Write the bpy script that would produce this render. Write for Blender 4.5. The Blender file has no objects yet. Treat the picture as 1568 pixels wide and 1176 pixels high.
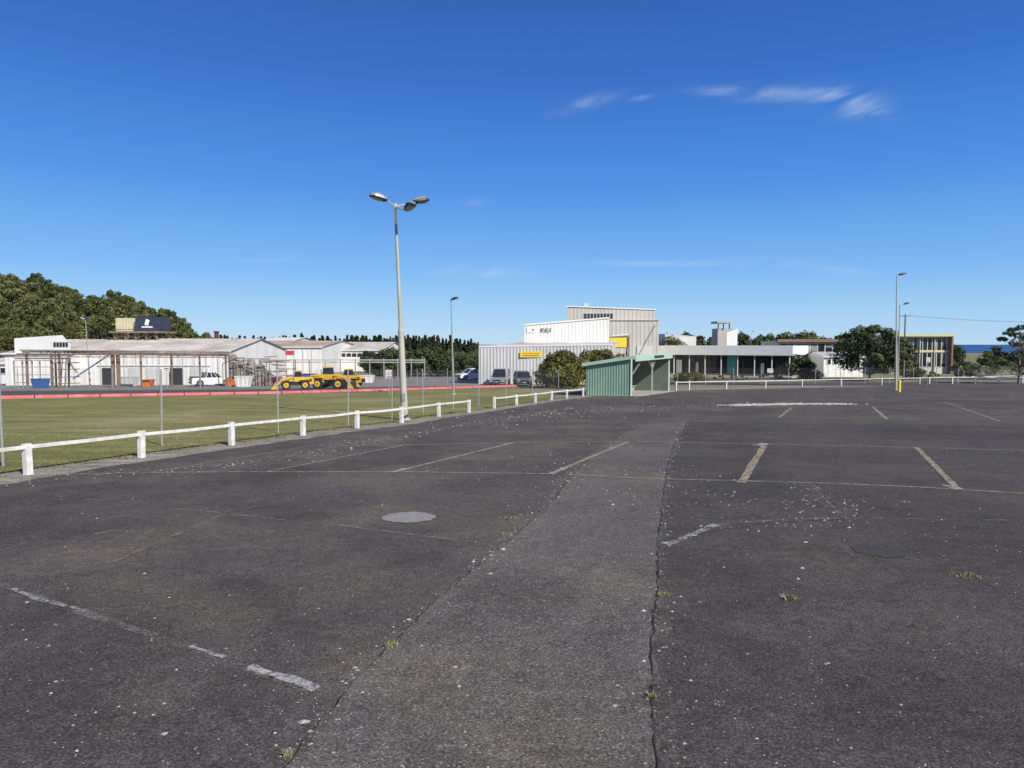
import bpy, bmesh, math, random
import numpy as np
from mathutils import Vector, Matrix
random.seed(7); rng=np.random.default_rng(11)
S=bpy.context.scene
F=1088.0; TH=math.atan(61/1088.0); CZ=2.0
# ---------------------------------------------------------------- survey helpers
KN=[(-80,2.8),(0,0.0),(85,-2.975),(95,-3.2),(112,-3.35),(9000,-3.35)]
def zg(y):
    for (a,za),(b,zb) in zip(KN[:-1],KN[1:]):
        if y<=b: return za+(zb-za)*(y-a)/(b-a)
    return KN[-1][1]
def ray(px,py):
    u=(px-784)/F; v=(588-py)/F
    return u, math.cos(TH)+v*math.sin(TH), -math.sin(TH)+v*math.cos(TH)
def G(px,py):
    u,y,z=ray(px,py); lo,hi=1.0,6000.0
    for _ in range(60):
        m=(lo+hi)/2
        if CZ+z/y*m>zg(m): lo=m
        else: hi=m
    return (u/y*lo,lo)
def X(px,d): return (px-784)/F*d*0.9985
def Z(py,d):
    u,y,z=ray(784,py); return CZ+z/y*d
# ---------------------------------------------------------------- materials
def nodes(m):
    m.use_nodes=True; nt=m.node_tree; return nt,nt.nodes,nt.links
def mat(name,col,rough=0.7,var=0.15,scale=3.0,bump=0.0,bscale=30,metal=0.0,col2=None,detail=4,stretch=None,spec=0.5):
    m=bpy.data.materials.new(name); nt,N,L=nodes(m); b=N['Principled BSDF']
    b.inputs['Roughness'].default_value=rough; b.inputs['Metallic'].default_value=metal
    b.inputs['Specular IOR Level'].default_value=spec
    tc=N.new('ShaderNodeTexCoord'); src=tc.outputs['Object']
    if stretch:
        mp=N.new('ShaderNodeMapping'); mp.inputs['Scale'].default_value=stretch; L.new(src,mp.inputs['Vector']); src=mp.outputs[0]
    n=N.new('ShaderNodeTexNoise'); n.inputs['Scale'].default_value=scale; n.inputs['Detail'].default_value=detail; n.inputs['Roughness'].default_value=0.65
    L.new(src,n.inputs['Vector'])
    r=N.new('ShaderNodeValToRGB'); L.new(n.outputs['Fac'],r.inputs['Fac'])
    c2=col2 if col2 else tuple(min(1,c*(1+var)) for c in col); c1=col if col2 else tuple(c*(1-var) for c in col)
    r.color_ramp.elements[0].position=0.35; r.color_ramp.elements[1].position=0.65
    r.color_ramp.elements[0].color=(*c1,1); r.color_ramp.elements[1].color=(*c2,1)
    L.new(r.outputs['Color'],b.inputs['Base Color'])
    if bump>0:
        n2=N.new('ShaderNodeTexNoise'); n2.inputs['Scale'].default_value=bscale; n2.inputs['Detail'].default_value=4
        L.new(tc.outputs['Object'],n2.inputs['Vector'])
        bp=N.new('ShaderNodeBump'); bp.inputs['Strength'].default_value=bump; bp.inputs['Distance'].default_value=0.02
        L.new(n2.outputs['Fac'],bp.inputs['Height']); L.new(bp.outputs[0],b.inputs['Normal'])
    return m
def ramp(N,L,src,stops):
    r=N.new('ShaderNodeValToRGB'); L.new(src,r.inputs['Fac'])
    e=r.color_ramp.elements
    while len(e)<len(stops): e.new(0.5)
    for i,(p,c) in enumerate(stops):
        e[i].position=p; e[i].color=(c if len(c)==4 else (*c,1)) if isinstance(c,tuple) else (c,c,c,1)
    return r.outputs['Color']
def mix(N,L,fac,a,b,mode='MIX'):
    x=N.new('ShaderNodeMix'); x.data_type='RGBA'; x.blend_type=mode
    for s,v in ((x.inputs[0],fac),(x.inputs[6],a),(x.inputs[7],b)):
        if hasattr(v,'is_linked') or hasattr(v,'links'): L.new(v,s)
        elif isinstance(v,tuple): s.default_value=(*v,1)
        else: s.default_value=v
    return x.outputs[2]
def noise(N,L,vec,scale,detail=5,rough=0.6,dist=0):
    n=N.new('ShaderNodeTexNoise'); n.inputs['Scale'].default_value=scale; n.inputs['Detail'].default_value=detail
    n.inputs['Roughness'].default_value=rough; n.inputs['Distortion'].default_value=dist; L.new(vec,n.inputs['Vector']); return n.outputs['Fac']
def asphalt(name,base,light,patchy=0.5,stone=0.6,stonecol=(0.27,0.25,0.22),cracks=True):
    m=bpy.data.materials.new(name); nt,N,L=nodes(m); b=N['Principled BSDF']
    b.inputs['Roughness'].default_value=0.95; b.inputs['Specular IOR Level'].default_value=0.15
    tc=N.new('ShaderNodeTexCoord'); o=tc.outputs['Object']
    c=ramp(N,L,noise(N,L,o,0.16,5,0.62,0.6),[(0.36,base),(0.64,light)])
    brown=ramp(N,L,noise(N,L,o,0.42,4,0.6,0.3),[(0.46,0.0),(0.70,patchy)])
    c=mix(N,L,brown,c,tuple(x*y for x,y in zip(light,(1.42,1.27,1.08))))
    dk=ramp(N,L,noise(N,L,o,0.9,4,0.6,1.0),[(0.34,0.76),(0.56,1.0)])
    c=mix(N,L,0.9,c,dk,'MULTIPLY')
    fine=noise(N,L,o,60,2,0.7)
    f=ramp(N,L,fine,[(0.30,0.42),(0.50,0.95),(0.70,1.9)])
    c=mix(N,L,1.0,c,f,'MULTIPLY')
    f=ramp(N,L,noise(N,L,o,10,3,0.7),[(0.30,0.78),(0.70,1.22)])
    c=mix(N,L,1.0,c,f,'MULTIPLY')
    v=N.new('ShaderNodeTexVoronoi'); v.inputs['Scale'].default_value=36; L.new(o,v.inputs['Vector'])
    sp=ramp(N,L,v.outputs['Distance'],[(0.16,1.0),(0.28,0.0)])
    wn=ramp(N,L,noise(N,L,o,14,1),[(0.46,0.0),(0.60,stone)])
    c=mix(N,L,mix(N,L,1.0,sp,wn,'MULTIPLY'),c,stonecol)
    if cracks:
        nn=N.new('ShaderNodeTexNoise'); nn.inputs['Scale'].default_value=1.3; nn.inputs['Detail'].default_value=4; L.new(o,nn.inputs['Vector'])
        warp=mix(N,L,0.28,o,nn.outputs['Color'],'ADD')
        v2=N.new('ShaderNodeTexVoronoi'); v2.feature='DISTANCE_TO_EDGE'; v2.inputs['Scale'].default_value=0.33; L.new(warp,v2.inputs['Vector'])
        ck=ramp(N,L,v2.outputs['Distance'],[(0.0,1.0),(0.0034,0.0)])
        mk=ramp(N,L,noise(N,L,o,0.3,2),[(0.52,0.0),(0.60,0.5)])
        c=mix(N,L,mix(N,L,1.0,ck,mk,'MULTIPLY'),c,(0.035,0.031,0.027))
    L.new(c,b.inputs['Base Color'])
    bp=N.new('ShaderNodeBump'); bp.inputs['Strength'].default_value=0.6; bp.inputs['Distance'].default_value=0.008
    L.new(noise(N,L,o,60,2,0.7),bp.inputs['Height']); L.new(bp.outputs[0],b.inputs['Normal'])
    return m
def paint(name,col,cover,scale=6):
    m=bpy.data.materials.new(name); nt,N,L=nodes(m); b=N['Principled BSDF']
    b.inputs['Roughness'].default_value=0.9; b.inputs['Specular IOR Level'].default_value=0.1
    tc=N.new('ShaderNodeTexCoord'); o=tc.outputs['Object']
    b.inputs['Base Color'].default_value=(*col,1)
    a=mix(N,L,0.5,noise(N,L,o,scale,4,0.75),noise(N,L,o,34,3,0.75))
    al=ramp(N,L,a,[(0.53-cover*0.18,0.0),(0.64-cover*0.12,min(1.0,0.25+cover))])
    L.new(al,b.inputs['Alpha']); return m
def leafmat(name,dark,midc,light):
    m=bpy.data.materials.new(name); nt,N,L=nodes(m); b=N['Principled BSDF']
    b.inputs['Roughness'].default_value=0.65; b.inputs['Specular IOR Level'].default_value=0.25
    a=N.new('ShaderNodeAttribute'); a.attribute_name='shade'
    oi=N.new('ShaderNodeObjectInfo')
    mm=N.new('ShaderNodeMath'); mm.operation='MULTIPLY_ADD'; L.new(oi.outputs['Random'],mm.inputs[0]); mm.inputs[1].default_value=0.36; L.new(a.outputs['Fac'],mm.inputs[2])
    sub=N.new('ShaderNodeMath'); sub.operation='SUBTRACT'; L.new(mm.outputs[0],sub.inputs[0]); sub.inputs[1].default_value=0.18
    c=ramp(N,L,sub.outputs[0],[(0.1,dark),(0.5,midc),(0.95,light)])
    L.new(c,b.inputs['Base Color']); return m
M={}
M['asph']=asphalt('asphalt',(0.088,0.077,0.066),(0.132,0.115,0.098),0.75)
M['asph3']=asphalt('asphalt_darker_section',(0.078,0.069,0.060),(0.108,0.095,0.083),0.45)
M['asph2']=asphalt('asphalt_worn_strip',(0.128,0.111,0.094),(0.160,0.140,0.119),0.5,0.95,(0.44,0.41,0.37),cracks=False)
M['road']=asphalt('road_asphalt',(0.09,0.085,0.08),(0.12,0.115,0.105),cracks=False)
M['yard']=mat('yard_gravel',(0.20,0.18,0.15),0.95,0.2,0.4,col2=(0.30,0.27,0.23))
M['white']=mat('white_paint',(0.80,0.80,0.77),0.5,0.06,2)
M['fence_white']=mat('weathered_white_paint',(0.58,0.56,0.50),0.7,0.1,5,col2=(0.82,0.81,0.77))
M['galv']=mat('galvanised_steel',(0.36,0.37,0.36),0.5,0.12,4,metal=0.3)
M['pole']=mat('painted_pole',(0.50,0.48,0.40),0.6,0.1,2.5,stretch=(1,1,0.2),col2=(0.40,0.37,0.30))
M['dark']=mat('dark_metal',(0.03,0.032,0.035),0.5,0.2,5)
M['black']=mat('rubber',(0.018,0.018,0.018),0.85,0.2,8)
M['glass']=mat('dark_glass',(0.02,0.026,0.03),0.08,0.2,2)
M['lens']=mat('lamp_lens',(0.35,0.36,0.36),0.15,0.1,2)
M['rust']=mat('rusty_steel',(0.17,0.11,0.075),0.85,0.3,1.5,col2=(0.28,0.20,0.15))
M['pipe']=mat('old_pipe_lagging',(0.42,0.39,0.34),0.7,0.2,1.0,col2=(0.24,0.19,0.15))
M['wallw']=mat('white_cladding',(0.68,0.67,0.63),0.6,0.08,0.35,col2=(0.80,0.79,0.75),stretch=(1,1,0.3))
M['wallg']=mat('grey_cladding',(0.52,0.52,0.49),0.55,0.08,0.5,col2=(0.64,0.63,0.60),stretch=(1,1,0.25))
M['wallb']=mat('beige_cladding',(0.48,0.45,0.39),0.6,0.08,0.4,col2=(0.58,0.55,0.48),stretch=(1,1,0.25))
M['roof']=mat('stained_roof',(0.50,0.43,0.34),0.7,0.2,0.25,col2=(0.76,0.71,0.62))
M['roofrust']=mat('rusty_roof',(0.38,0.26,0.16),0.8,0.2,0.3,col2=(0.60,0.50,0.38))
M['roofbr']=mat('brown_fascia',(0.22,0.13,0.09),0.7,0.2,1)
M['cream']=mat('cream_tank',(0.52,0.49,0.32),0.7,0.2,1.0,col2=(0.62,0.58,0.42))
M['navy']=mat('navy_tank',(0.035,0.045,0.07),0.6,0.2,1.0)
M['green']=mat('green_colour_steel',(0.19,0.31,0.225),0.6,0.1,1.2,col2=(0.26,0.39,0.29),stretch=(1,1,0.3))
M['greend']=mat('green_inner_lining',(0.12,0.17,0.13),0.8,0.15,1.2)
M['greenl']=mat('pale_green_trim',(0.44,0.60,0.47),0.55,0.06,2)
M['yellow']=mat('machine_yellow',(0.72,0.43,0.03),0.5,0.1,2)
M['signy']=mat('sign_yellow',(0.80,0.64,0.05),0.5,0.05,2)
M['lime']=mat('yellow_cream_fascia',(0.58,0.54,0.27),0.6,0.08,1)
M['curtain']=mat('window_blinds',(0.20,0.21,0.19),0.6,0.4,0.8)
M['red']=mat('red_paint',(0.55,0.05,0.05),0.5,0.1,2)
M['pink']=mat('faded_red_plastic',(0.60,0.12,0.12),0.6,0.1,0.6,col2=(0.70,0.24,0.23))
M['stack']=mat('dark_red_stack',(0.12,0.025,0.02),0.7,0.2,1)
M['blue']=mat('blue_paint',(0.04,0.13,0.35),0.5,0.1,2)
M['teal']=mat('teal_panel',(0.05,0.28,0.26),0.4,0.1,2)
M['conc']=mat('concrete',(0.46,0.43,0.38),0.85,0.12,1.5,bump=0.2)
M['manhole']=mat('concrete_patch',(0.25,0.235,0.20),0.9,0.2,14,bump=0.4,col2=(0.36,0.34,0.30))
M['stone']=mat('pale_stones',(0.24,0.22,0.19),0.9,0.2,0.9,col2=(0.56,0.53,0.48))
M['stonel']=mat('crushed_white_rock',(0.46,0.42,0.36),0.9,0.2,2,col2=(0.62,0.58,0.50))
M['bark']=mat('bark',(0.12,0.10,0.08),0.9,0.3,2.0,col2=(0.26,0.22,0.18))
M['silver']=mat('silver_car_paint',(0.45,0.46,0.47),0.3,0.05,1,metal=0.4)
M['cargrey']=mat('grey_car_paint',(0.12,0.12,0.13),0.3,0.05,1)
M['carred']=mat('red_car_paint',(0.35,0.03,0.03),0.3,0.05,1)
M['lt']=mat('tail_light',(0.5,0.03,0.02),0.3,0.05,1)
M['orange']=mat('orange_paint',(0.75,0.22,0.04),0.5,0.1,1)
M['letters']=mat('black_letters',(0.02,0.02,0.02),0.6,0.05,1)
M['crack']=mat('dark_crack',(0.045,0.040,0.034),0.95,0.2,3,spec=0.05,col2=(0.075,0.066,0.056))
M['tarpatch']=mat('dark_tar_patch',(0.060,0.055,0.048),0.9,0.3,12,bump=0.3)
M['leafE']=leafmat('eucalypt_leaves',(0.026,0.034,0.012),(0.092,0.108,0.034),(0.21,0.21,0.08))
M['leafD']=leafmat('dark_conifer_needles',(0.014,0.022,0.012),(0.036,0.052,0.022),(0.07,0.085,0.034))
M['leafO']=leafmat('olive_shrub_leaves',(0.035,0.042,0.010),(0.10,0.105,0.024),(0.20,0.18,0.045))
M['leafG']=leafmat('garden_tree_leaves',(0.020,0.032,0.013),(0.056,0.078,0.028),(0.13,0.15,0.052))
M['weed']=leafmat('weed_leaves',(0.14,0.14,0.05),(0.24,0.23,0.09),(0.40,0.37,0.19))
def field(name,stops,s1,s2):
    m=bpy.data.materials.new(name); nt,N,L=nodes(m); b=N['Principled BSDF']; b.inputs['Roughness'].default_value=1.0
    b.inputs['Specular IOR Level'].default_value=0.1
    tc=N.new('ShaderNodeTexCoord'); o=tc.outputs['Object']
    c=ramp(N,L,noise(N,L,o,s1,6,0.62,0.5),stops)
    mp=N.new('ShaderNodeMapping'); mp.inputs['Scale'].default_value=(0.22,1.1,1); mp.inputs['Rotation'].default_value=(0,0,0.25); L.new(o,mp.inputs[0])
    c=mix(N,L,1.0,c,ramp(N,L,noise(N,L,mp.outputs[0],s2,5,0.75),[(0.3,0.55),(0.7,1.4)]),'MULTIPLY')
    c=mix(N,L,1.0,c,ramp(N,L,noise(N,L,o,14,3,0.75),[(0.3,0.6),(0.7,1.4)]),'MULTIPLY')
    L.new(c,b.inputs['Base Color'])
    bp=N.new('ShaderNodeBump'); bp.inputs['Strength'].default_value=0.7; bp.inputs['Distance'].default_value=0.05
    L.new(noise(N,L,o,12,3,0.7),bp.inputs['Height']); L.new(bp.outputs[0],b.inputs['Normal'])
    return m
M['grass']=field('mown_grass',[(0.32,(0.200,0.200,0.058)),(0.5,(0.265,0.250,0.080)),(0.64,(0.36,0.305,0.145))],0.12,1.2)
M['dry']=field('dry_ground',[(0.3,(0.22,0.20,0.10)),(0.5,(0.30,0.27,0.16)),(0.7,(0.17,0.19,0.07))],0.06,0.6)
M['verge']=field('gravel_verge',[(0.3,(0.28,0.24,0.18)),(0.5,(0.36,0.32,0.25)),(0.68,(0.19,0.18,0.09))],0.9,3)
M['sea']=mat('sea_water',(0.03,0.11,0.24),0.6,0.1,0.02)
M['pt']=paint('faded_tan_line',(0.46,0.37,0.25),0.75)
M['pw']=paint('faded_white_line',(0.66,0.64,0.58),0.50)
M['pf']=paint('very_faded_line',(0.42,0.39,0.34),0.26,3)
M['pdeb']=paint('edge_grit',(0.36,0.33,0.28),0.16,4)
# ---------------------------------------------------------------- mesh builder
class MB:
    def __init__(s,*mats): s.v=[];s.f=[];s.m=[];s.mats=mats
    def mi(s,k):
        if k not in s.mats: s.mats=tuple(s.mats)+(k,)
        return s.mats.index(k)
    def add(s,vs,fs,k):
        o=len(s.v); s.v+= [tuple(v) for v in vs]; i=s.mi(k)
        for f in fs: s.f.append([o+j for j in f]); s.m.append(i)
    def box(s,c,d,k,rz=0,ry=0,rx=0):
        R=Matrix.Rotation(rz,3,'Z')@Matrix.Rotation(ry,3,'Y')@Matrix.Rotation(rx,3,'X')
        vs=[Vector(c)+R@Vector((a*d[0]/2,b*d[1]/2,e*d[2]/2)) for a in(-1,1) for b in(-1,1) for e in(-1,1)]
        s.add(vs,[(0,1,3,2),(4,6,7,5),(0,4,5,1),(2,3,7,6),(0,2,6,4),(1,5,7,3)],k)
    def cyl(s,p0,p1,r0,r1,k,n=10,caps=True):
        p0=Vector(p0);p1=Vector(p1);a=(p1-p0).normalized()
        t=a.orthogonal().normalized(); b=a.cross(t); vs=[]
        for p,r in((p0,r0),(p1,r1)):
            for i in range(n):
                w=2*math.pi*i/n; vs.append(p+(t*math.cos(w)+b*math.sin(w))*r)
        fs=[(i,(i+1)%n,n+(i+1)%n,n+i) for i in range(n)]
        if caps: fs+= [tuple(range(n))[::-1],tuple(range(n,2*n))]
        s.add(vs,fs,k)
    def beam(s,p0,p1,w,h,k):
        p0=Vector(p0);p1=Vector(p1);a=(p1-p0).normalized(); up=Vector((0,0,1))
        if abs(a.z)>0.98: up=Vector((0,1,0))
        t=a.cross(up).normalized(); b=t.cross(a)
        vs=[p+t*w/2*i+b*h/2*j for p in(p0,p1) for i,j in((-1,-1),(1,-1),(1,1),(-1,1))]
        s.add(vs,[(0,1,2,3),(7,6,5,4),(0,4,5,1),(1,5,6,2),(2,6,7,3),(3,7,4,0)],k)
    def prism(s,foot,z0,z1,k,ktop=None):
        n=len(foot); zt=z1 if isinstance(z1,(list,tuple)) else [z1]*n
        vs=[(x,y,z0) for x,y in foot]+[(x,y,z) for (x,y),z in zip(foot,zt)]
        s.add(vs,[(i,(i+1)%n,n+(i+1)%n,n+i) for i in range(n)],k)
        s.add(vs[n:],[tuple(range(n))],ktop or k)
    def extr(s,prof,y0,y1,k):
        n=len(prof); vs=[(x,y0,z) for x,z in prof]+[(x,y1,z) for x,z in prof]
        s.add(vs,[(i,(i+1)%n,n+(i+1)%n,n+i) for i in range(n)]+[tuple(range(n))[::-1],tuple(range(n,2*n))],k)
    def rib(s,p0,p1,z0,t0,t1,k,pitch=0.25,dep=0.04,side=1):
        p0=Vector((*p0,0));p1=Vector((*p1,0));Lh=(p1-p0).length;a=(p1-p0)/Lh;n=Vector((a.y,-a.x,0))*side
        N=max(2,int(Lh/pitch)); st=[]
        for i in range(N):
            for q,o in((0,0),(0.5,0),(0.6,1),(0.9,1)): st.append(((i+q)/N,o))
        st.append((1,0)); vs=[]
        for q,o in st:
            p=p0+a*Lh*q+n*dep*o; vs.append((p.x,p.y,z0)); vs.append((p.x,p.y,t0+(t1-t0)*q))
        s.add(vs,[(2*i,2*i+2,2*i+3,2*i+1) for i in range(len(st)-1)],k)
    def build(s,name,loc=(0,0,0),rz=0,world=False,bevel=0,smooth=False):
        me=bpy.data.meshes.new(name)
        vs=s.v
        if world: vs=[(x-loc[0],y-loc[1],z-loc[2]) for x,y,z in vs]
        me.from_pydata(vs,[],s.f)
        for k in s.mats: me.materials.append(M[k])
        me.polygons.foreach_set('material_index',s.m)
        if smooth: me.polygons.foreach_set('use_smooth',[True]*len(s.f))
        me.update()
        bm=bmesh.new(); bm.from_mesh(me); bmesh.ops.recalc_face_normals(bm,faces=bm.faces); bm.to_mesh(me); bm.free()
        o=bpy.data.objects.new(name,me); S.collection.objects.link(o); o.location=loc; o.rotation_euler=(0,0,rz)
        if bevel:
            bv=o.modifiers.new('Bevel','BEVEL'); bv.width=bevel; bv.segments=2; bv.limit_method='ANGLE'
        return o
# ---------------------------------------------------------------- ground sheets
def sheet(name,pts,off,k,holes=None):
    bm=bmesh.new(); vs=[bm.verts.new((x,y,0)) for x,y in pts]; bm.faces.new(vs)
    bmesh.ops.triangulate(bm,faces=bm.faces[:])
    for y,_ in KN[1:-1]:
        bmesh.ops.bisect_plane(bm,geom=bm.verts[:]+bm.edges[:]+bm.faces[:],plane_co=(0,y,0),plane_no=(0,1,0))
    for v in bm.verts: v.co.z=zg(v.co.y)+off
    for f in bm.faces:
        f.normal_update()
        if f.normal.z<0: f.normal_flip()
    me=bpy.data.meshes.new(name); bm.to_mesh(me); bm.free(); me.materials.append(M[k])
    o=bpy.data.objects.new(name,me); S.collection.objects.link(o); return o
def strips(name,lines,off,k,jit=0.0,wander=0.0,step=0.5):
    V=[];Fc=[]
    for pts,w in lines:
        dense=[]
        for (a,b) in zip(pts[:-1],pts[1:]):
            n=max(1,int(math.dist(a,b)/step))
            for i in range(n): dense.append((a[0]+(b[0]-a[0])*i/n+random.gauss(0,wander),a[1]+(b[1]-a[1])*i/n+random.gauss(0,wander)))
        dense.append(pts[-1]); base=len(V)
        for i,p in enumerate(dense):
            q=dense[min(i+1,len(dense)-1)]; r=dense[max(i-1,0)]
            tx,ty=q[0]-r[0],q[1]-r[1]; l=math.hypot(tx,ty) or 1; nx,ny=-ty/l,tx/l
            ww=w*(1+random.uniform(-jit,jit)); sh=random.uniform(-jit,jit)*w*0.5
            for sg in(-1,1):
                x=p[0]+nx*(sg*ww/2+sh); y=p[1]+ny*(sg*ww/2+sh); V.append((x,y,zg(y)+off))
        for i in range(len(dense)-1):
            a=base+2*i; Fc.append((a,a+1,a+3,a+2))
    me=bpy.data.meshes.new(name); me.from_pydata(V,[],Fc); me.materials.append(M[k]); me.update()
    o=bpy.data.objects.new(name,me); S.collection.objects.link(o); return o
def jag(pts,step,amp):
    out=[]
    for a,b in zip(pts,pts[1:]+pts[:1]):
        n=max(1,int(math.dist(a,b)/step)); 
        for i in range(n):
            x=a[0]+(b[0]-a[0])*i/n; y=a[1]+(b[1]-a[1])*i/n
            out.append((x+random.uniform(-amp,amp),y+random.uniform(-amp,amp)) if i else (x,y))
    return out
sheet('ground',[(-6000,-70),(6000,-70),(6000,8500),(-6000,8500)],0,'dry')
wf=[(-260,775),(43,727),(217,701),(355,682),(464,667),(547,656),(615,648),(672,638),(718,632),(757,626),(791,621),(820,617),(845,613),(868,610),(893,607)]
WF=[G(*p) for p in wf]
edge=[(x+0.5,y-0.5) for x,y in WF]
farR=[G(1000,601),G(1055,598),G(1230,594),G(1400,590),G(1568,586),G(2000,580)]
lot=edge+farR+[(90,60),(60,-15),(-40,-15),(-22,2)]
grass_poly=[(x-0.45,y+0.4) for x,y in WF[:-2]]+[G(860,600),G(780,593.5),G(430,604.5),G(0,611.5),G(-500,622),(-40,5)]
sheet('gravel_verge',[(x-1.0,y+0.7) for x,y in WF]+[G(960,600),G(1035,594),G(1300,587),G(1568,582),(100,88),(90,40)]+[(x+1.5,y-1.2) for x,y in WF[::-1]],0.004,'verge')
sheet('grass_field',jag(grass_poly,0.6,0.2),0.010,'grass')
sheet('parking_lot_asphalt',jag(lot,0.4,0.13),0.0115,'asph')
sheet('service_road',[G(-500,620.5),G(0,610.5),G(430,603.8),G(780,593),(3,82),(-10,82),(-25,70),(-60,60)],0.006,'road')
sheet('factory_yard',[(-90,59),(-60,60.5),(-25,70.5),(-10,82.5),(6,82.5),(9,89),(9,135),(-130,135)],0.005,'yard')
sheet('access_road',[G(1040,586),(45,84),(140,90),(140,101),(20,97),(8,92)],0.007,'road')
sheet('building_forecourt',[(14,104),(110,104),(110,113),(14,111)],0.006,'road')
left=[(330,1300),(440,1176),(520,1075),(590,1000),(665,925),(735,868),(800,812),(850,765),(868,738),(900,705),(955,668),(985,650)]
right=[(1050,645),(1038,668),(1024,705),(1016,760),(1008,830),(1008,900),(998,1000),(1000,1090),(1006,1176),(1012,1300)]
strip=[G(*p) for p in left+right]
RS=[G(*p) for p in right]
sheet('darker_asphalt_section',jag([(x-.15,y) for x,y in RS]+[(6,1.8),(30,1.8)]+[G(1900,668),G(1568,655),G(1300,650)],0.35,0.04),0.0145,'asph3')
sheet('worn_asphalt_strip',jag(strip,0.15,0.045),0.0175,'asph2')
def gl(*p): return [G(*q) for q in p]
strips('parking_bay_lines',[
 (gl((60,729),(230,725),(400,724),(620,724),(843,727)),0.08),(gl((870,728),(1017,735),(1250,741),(1400,747),(1640,762)),0.08),
 (gl((560,684),(785,679),(960,677),(1170,681),(1400,686),(1640,694)),0.08),
 (gl((402,725),(628,681)),0.07),(gl((600,725),(786,679)),0.10),(gl((843,727),(963,677)),0.11),(gl((215,727),(470,685)),0.04),
 (gl((1135,741),(1172,680)),0.15),(gl((1467,751),(1402,685)),0.12),
 (gl((1193,640),(1212,625)),0.12),(gl((1337,624),(1358,643)),0.14),(gl((1446,616),(1532,646)),0.10)],0.022,'pt',0.12)
strips('white_line_remnants',[
 (gl((60,922),(132,940)),0.06),(gl((290,995),(345,1012)),0.04),(gl((380,1025),(485,1061)),0.085),(gl((1020,837),(1060,822),(1098,806)),0.10),(gl((20,906),(60,922)),0.05),
 (gl((843,727),(866,718)),0.13),(gl((598,725),(622,719)),0.12),(gl((770,682),(786,679)),0.12),(gl((1160,684),(1173,680)),0.22),(gl((1452,745),(1469,752)),0.2)],0.026,'pw',0.35,step=.12)
strips('very_faded_lines',[
 (gl((-80,872),(20,906),(480,1062)),0.08),(gl((75,760),(530,808),(700,830)),0.08),(gl((340,787),(460,765)),0.07),(gl((1098,806),(1180,799),(1292,795)),0.07),(gl((1240,740),(1292,795)),0.07),
 (gl((170,865),(340,790)),0.05),(gl((1290,795),(1600,800)),0.06),(gl((0,850),(190,812)),.05)],0.024,'pf',0.3)
strips('crack_grit',[(gl(*left[1:-1]),0.24),(gl(*right[1:-1]),0.17),(gl((1292,795),(1240,742)),0.2),(gl((30,735),(400,706),(620,668),(880,622)),0.7)],0.021,'pdeb',0.6)
strips('seam_cracks',[(gl(*left[:-1]),0.006),(gl(*right[1:]),0.009),(gl((1020,830),(1100,815),(1180,803),(1292,797),(1275,770),(1240,742)),0.008),(gl((75,760),(300,782),(530,806)),0.008)],0.0235,'crack',0.8,wander=.010,step=.11)
c=G(626,794); r=(G(667,794)[0]-G(586,794)[0])/2
sheet('concrete_cover',[(c[0]+r*math.cos(a)*random.uniform(.94,1.05),c[1]+r*1.0*math.sin(a)*random.uniform(.9,1.05)) for a in np.linspace(0,2*math.pi,40)[:-1]],0.020,'manhole')
c=G(1345,846)
sheet('tar_patch',[(c[0]+.25*math.cos(a)*random.uniform(.85,1.15),c[1]+.3*math.sin(a)*random.uniform(.85,1.1)) for a in np.linspace(0,2*math.pi,22)[:-1]],0.019,'tarpatch')
# ---------------------------------------------------------------- sea
me=bpy.data.meshes.new('sea'); zs=-3.30
me.from_pydata([(150,430,zs),(9000,430,zs),(9000,8400,zs),(900,8400,zs)],[],[(0,1,2,3)]); me.materials.append(M['sea'])
S.collection.objects.link(bpy.data.objects.new('sea',me))
# ---------------------------------------------------------------- stones
def stones(name,pos,size,k,flat=0.55):
    n=len(pos); pos=np.array(pos); 
    base=np.array([(1,0,0),(0.3,0.95,0),(-0.9,0.5,0),(-0.7,-0.7,0),(0.4,-0.9,0),(0.1,0.05,1)],float)
    fs=[(0,1,5),(1,2,5),(2,3,5),(3,4,5),(4,0,5)]
    ang=rng.uniform(0,6.28,n); ca,sa=np.cos(ang),np.sin(ang)
    V=np.zeros((n,6,3)); j=rng.uniform(0.6,1.3,(n,6,3))
    B=base[None]*j; V[:,:,0]=(B[:,:,0]*ca[:,None]-B[:,:,1]*sa[:,None])*size[:,None]; V[:,:,1]=(B[:,:,0]*sa[:,None]+B[:,:,1]*ca[:,None])*size[:,None]*0.8
    V[:,:,2]=B[:,:,2]*size[:,None]*flat; V+=pos[:,None,:]
    Fc=(np.array(fs)[None]+(np.arange(n)*6)[:,None,None]).reshape(-1,3)
    me=bpy.data.meshes.new(name); me.from_pydata(V.reshape(-1,3).tolist(),[],Fc.tolist()); me.materials.append(M[k]); me.update()
    o=bpy.data.objects.new(name,me); S.collection.objects.link(o)
def inpoly(x,y,P):
    c=False; j=len(P)-1
    for i in range(len(P)):
        if (P[i][1]>y)!=(P[j][1]>y) and x<(P[j][0]-P[i][0])*(y-P[i][1])/(P[j][1]-P[i][1])+P[i][0]: c=not c
        j=i
    return c
ps=[];sz=[]
def put(x,y,s,h=0.0155): ps.append((x,y,zg(y)+h)); sz.append(s)
for _ in range(13000):
    d=2.5+42*random.random()**1.6; x=random.uniform(-.82,.82)*d
    if inpoly(x,d,lot) and (math.sin(x*.9+1)+math.sin(d*.7+x*.4)+random.uniform(-1.5,2))>0: put(x,d,min(0.024,random.lognormvariate(-5.3,0.5)))
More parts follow.
